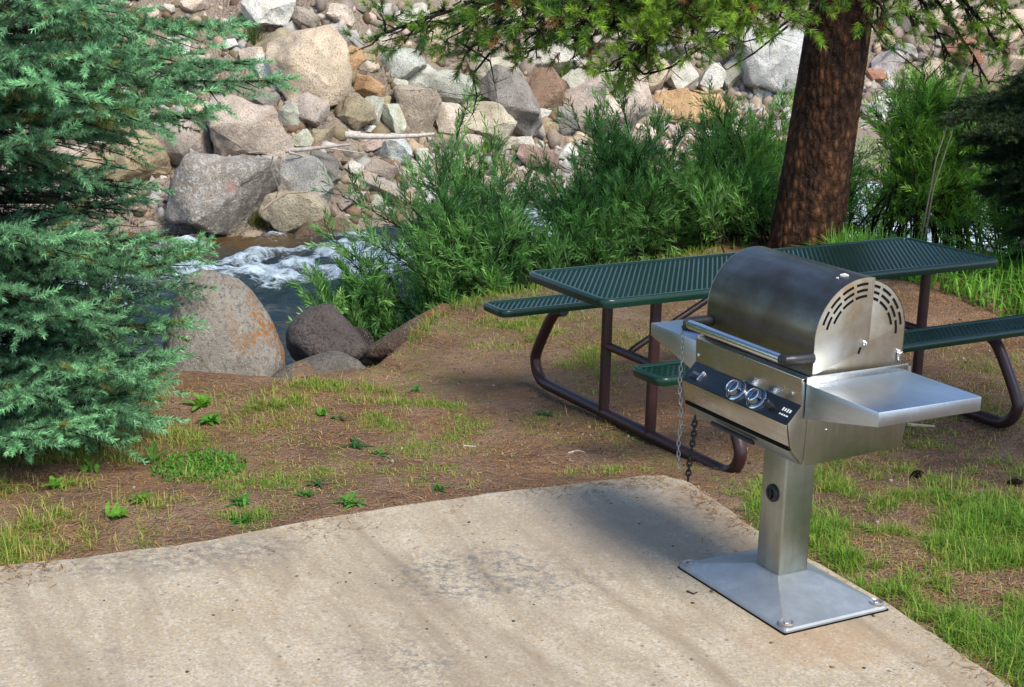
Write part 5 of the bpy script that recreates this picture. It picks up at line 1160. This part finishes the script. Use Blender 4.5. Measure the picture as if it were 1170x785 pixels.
z_ = near_z(x_, y_); a_ = rg.uniform(0, 6.283, n); L_ = rg.uniform(.010, .050, n); dx_, dy_ = np.cos(a_) * L_, np.sin(a_) * L_; wx, wy = -np.sin(a_) * .0012, np.cos(a_) * .0012; l0, l1 = rg.uniform(.002, .006, n), rg.uniform(.002, .012, n)
V = np.stack([np.stack([x_ - wx, y_ - wy, z_ + l0], 1), np.stack([x_ + wx, y_ + wy, z_ + l0], 1), np.stack([x_ + dx_ + wx, y_ + dy_ + wy, near_z(x_ + dx_, y_ + dy_) + l1], 1), np.stack([x_ + dx_ - wx, y_ + dy_ - wy, near_z(x_ + dx_, y_ + dy_) + l1], 1)], 1)
pal = np.array([[.38, .17, .055], [.40, .24, .10], [.26, .12, .05], [.40, .30, .17], [.13, .07, .04]]); tc = pal[rg.integers(5, size=n)] * rg.uniform(.7, 1.15, (n, 1))
o = link('needle_litter', np_mesh('needle_litter', V.reshape(-1, 3), [np.arange(4 * n).reshape(-1, 4)], np.repeat(tc, 4, 0)), M_LITTER); o['kind'] = 'stuff'
near_z = near_z0
# crumbs: grit and bits of bark on the dirt
n = 1800; D, Fa = ico_template(1); x_ = rg.uniform(-3, 4, n); y_ = rg.uniform(3.9, 9.6, n); ok = ~inside_pad(x_, y_) & (y_ < np.interp(x_, _EX, _EY)); x_, y_ = x_[ok], y_[ok]; n = len(x_); s_ = .0025 + .008 * rg.random(n) ** 4
V = D[None] * (1 + rg.normal(size=(n, len(D), 1)) * .2) * s_[:, None, None] + np.stack([x_, y_, near_z(x_, y_) + s_ * .4], 1)[:, None, :]
pal = np.array([[.26, .19, .14], [.08, .055, .04], [.34, .27, .2], [.16, .10, .06]]); tc = pal[rg.integers(4, size=n)]
o = link('grit', np_mesh('grit', V.reshape(-1, 3), [(Fa[None] + (np.arange(n) * len(D))[:, None, None]).reshape(-1, 3)], np.repeat(tc, len(D), 0)), m_peb); o['kind'] = 'stuff'
# bits on the concrete
n = 420; x_ = rg.uniform(-2.2, 1.4, n); y_ = rg.uniform(3.4, 5.7, n); ok = inside_pad(x_, y_); x_, y_ = x_[ok], y_[ok]; n = len(x_); s_ = .002 + .0055 * rg.random(n) ** 3
V = D[None] * np.array([1, 1, .4]) * (1 + rg.normal(size=(n, len(D), 1)) * .25) * s_[:, None, None] + np.stack([x_, y_, s_ * .2], 1)[:, None, :]; tc = np.array([[.05, .04, .035], [.2, .13, .07], [.3, .26, .2]])[rg.integers(3, size=n)]
o = link('crumbs', np_mesh('crumbs', V.reshape(-1, 3), [(Fa[None] + (np.arange(n) * len(D))[:, None, None]).reshape(-1, 3)], np.repeat(tc, len(D), 0)), m_peb); o['kind'] = 'stuff'

# broad-leaved weeds
def weed(px, py, nl, ln, wd, up, col, seed, label, name='weed', group='low weeds in the dirt'):
    nl = int(nl * 1.7); wd *= .56; ln *= 1.1
    q = gp(px, py); r_ = np.random.default_rng(seed); V, Fs, Tt = [], [], []
    for k in range(nl):
        a_ = k * 2.4 + r_.normal() * .5; L_ = .75 * ln * r_.uniform(.35, 1.2); el = math.radians(min(80, (up + 14) * r_.uniform(.3, 1.5))); dv = np.array([math.cos(a_), math.sin(a_), 0]); sv = np.array([-math.sin(a_), math.cos(a_), 0]); b_ = len(V); m_ = 6; off = np.array([r_.normal() * .012, r_.normal() * .012, 0])
        for j in range(m_ + 1):
            t_ = j / m_; c_ = off + dv * L_ * (t_ * math.cos(el)) + np.array([0, 0, L_ * (math.sin(el) * t_ - .35 * t_ * t_) + .004]); ww = wd * math.sin(math.pi * min(.97, t_ * .86 + .1)) ** .8 * (1 + .35 * (j % 2)) * .5
            V += [c_ - sv * ww + np.array([0, 0, ww * .35]), c_, c_ + sv * ww + np.array([0, 0, ww * .35])]
            cc = np.array(col) * r_.uniform(.85, 1.15); Tt += [cc, cc * 1.25, cc]
            if j: Fs += [(b_ + 3 * j - 3, b_ + 3 * j - 2, b_ + 3 * j + 1, b_ + 3 * j), (b_ + 3 * j - 2, b_ + 3 * j - 1, b_ + 3 * j + 2, b_ + 3 * j + 1)]
    o = link(name, np_mesh(name, V, [np.array(Fs)], np.array(Tt) * 1.1, True), M_LEAF); o.location = (q[0], q[1], float(near_z(q[0], q[1]))); return tag(o, label, 'weed', group)
BR_, DKG = (.14, .30, .04), (.045, .12, .028)
for k, (px, py, nl, ln, wd, up, col, lab) in enumerate([
    (232, 466, 9, .13, .05, 60, BR_, 'tall bright green weed in front of the big lichen boulder'),
    (242, 484, 12, .10, .04, 25, (.09, .26, .03), 'bright spreading weed just in front of the tall weed by the lichen boulder'),
    (368, 476, 8, .07, .035, 50, BR_, 'small light green weed on the path to the striated boulder'),
    (388, 480, 6, .09, .02, 12, DKG, 'flat dark weed next to the small light green weed'),
    (160, 575, 8, .09, .035, 45, (.13, .30, .03), 'yellow green seedling on the bare brown patch near the concrete'),
    (132, 592, 10, .09, .03, 35, BR_, 'leafy weed above the concrete edge, nearest to the spruce'),
    (64, 560, 7, .10, .04, 50, BR_, 'bright weed under the lowest spruce bough'),
    (105, 540, 6, .12, .035, 60, (.11, .27, .03), 'upright pale weed at the tip of the lowest spruce bough'),
    (276, 578, 12, .08, .022, 40, (.07, .22, .03), 'spiky green weed in the dirt above the middle of the concrete edge'),
    (275, 598, 10, .07, .024, 20, (.05, .17, .02), 'low dark green weed touching the concrete edge'),
    (362, 556, 8, .08, .022, 15, DKG, 'dark flattened weed above a pale green one near the concrete'),
    (400, 578, 14, .10, .024, 20, (.10, .26, .04), 'pale green rosette weed at the concrete edge'),
    (348, 568, 12, .07, .018, 35, (.08, .23, .03), 'feathery green weed beside the dark flattened weed'),
    (405, 512, 9, .10, .022, 12, (.04, .13, .03), 'dark sprawling weed in the middle of the dirt'),
    (436, 520, 8, .08, .02, 20, (.09, .22, .04), 'light green weed next to the dark sprawling weed'),
    (502, 562, 8, .06, .018, 40, (.06, .20, .03), 'little dark green tuft on the dirt near the pad corner'),
    (625, 476, 8, .08, .02, 10, DKG, 'dark flat weed in front of the bent table tube'),
    (475, 448, 8, .07, .02, 30, (.08, .2, .03), 'small green weed on the worn dirt slope'),
    (175, 530, 9, .15, .02, 50, (.11, .24, .04), 'long-bladed weed between the spruce and the green mat')]):
    weed(px, py, nl, ln, wd, up, col, 300 + k, lab)
# a dense green mat plant
q = gp(228, 536); n = 3600; r_ = np.sqrt(rg.random(n)); a_ = rg.uniform(0, 6.283, n); x_ = q[0] + .20 * r_ * np.cos(a_); y_ = q[1] + .30 * r_ * np.sin(a_); keep = rg.random(n) < 1.15 - r_
o = blades('mat_plant', x_[keep], y_[keep], .012 + .022 * rg.random(keep.sum()), np.array([.08, .22, .025]) * rg.uniform(.7, 1.5, (keep.sum(), 1)), .009, rg, near_z, (.3, .6, .9)); del o['kind']; tag(o, 'dense low mat of green leaves on the dirt between spruce and concrete', 'plant')
# dry grass tuft under the chalky boulder, green tuft on the gravel
def tuft(px, py, n, hgt, rad, col, label, wd=.008):
    q = on_ground(px, py); r_ = rg.random(n) * rad; a_ = rg.uniform(0, 6.283, n); o = blades('grass_tuft', q[0] + r_ * np.cos(a_), q[1] - .15 + r_ * np.sin(a_) * .6, hgt * rg.uniform(.5, 1.1, n), np.array(col) * rg.uniform(.7, 1.3, (n, 1)), wd, rg, far_z, (.2, .5, .8)); del o['kind']; return tag(o, label, 'grass tuft')
tuft(290, 40, 160, .42, .16, (.12, .17, .05), 'long grass tuft on the dirt right under the chalky white boulder')
tuft(566, 178, 260, .22, .26, (.17, .32, .03), 'vivid yellow green grass tuft at the edge of the white gravel')
tuft(345, 38, 50, .12, .12, (.14, .2, .05), 'sparse little grass tuft on the dirt above the tan slab')
tuft(300, 244, 120, .3, .14, (.18, .2, .04), 'yellowish grass clump hanging at the waterline by the yellowish boulder')
# sticks and cones on the ground
def twig(pix, r0, label, col):
    P_ = []
    for (x_, y_) in pix:
        q = on_ground(x_, y_, lambda a_, b_: np.maximum(near_z(a_, b_), np.where(inside_pad(a_, b_), 0, -9))); P_.append(Vector(q) + Vector((0, 0, r0 * .8)))
    stick('twig', P_, r0, r0 * .6, label, col, 'twig')
twig([(649, 519), (660, 516), (668, 518)], .006, 'pale curved twig on the dirt in front of the table tube', (.5, .44, .36))
twig([(530, 510), (544, 511)], .004, 'short whitish twig on the bare dirt', (.55, .52, .47))
twig([(1036, 487), (1052, 488), (1068, 489)], .010, 'straight bleached stick on the grass behind the grill shelf', (.5, .42, .3))
twig([(785, 677), (792, 680), (797, 678)], .005, 'dark bit of bark on the concrete beside the base plate', (.03, .025, .02))
twig([(440, 436), (446, 426), (448, 424)], .003, 'thin straw standing at the edge of the dirt bank', (.5, .4, .22))
def cone(px, py, rz, label):
    q = on_ground(px, py, near_z); mb = MB(); prof = [(.001, 0)]
    for k in range(9):
        r_ = .019 * math.sin(math.pi * (k + 1) / 10.5) ** .8; prof += [(r_, .007 * k + .003), (r_ * .72, .007 * k + .006)]
    prof += [(.001, .068)]; mb.lathe(prof, Matrix.Rotation(R(82), 4, 'Y'), 10); o = mb.build('pine_cone', M_TWIG, None, 30); o.location = (q[0], q[1], q[2] + .016); o.rotation_euler = (0, 0, R(rz)); return tag(o, label, 'pine cone')
cone(1040, 548, 20, 'dark pine cone in the grass behind the grill pedestal')
cone(1150, 555, -15, 'dark pine cone in the short grass away from the grill, beyond the shelf')
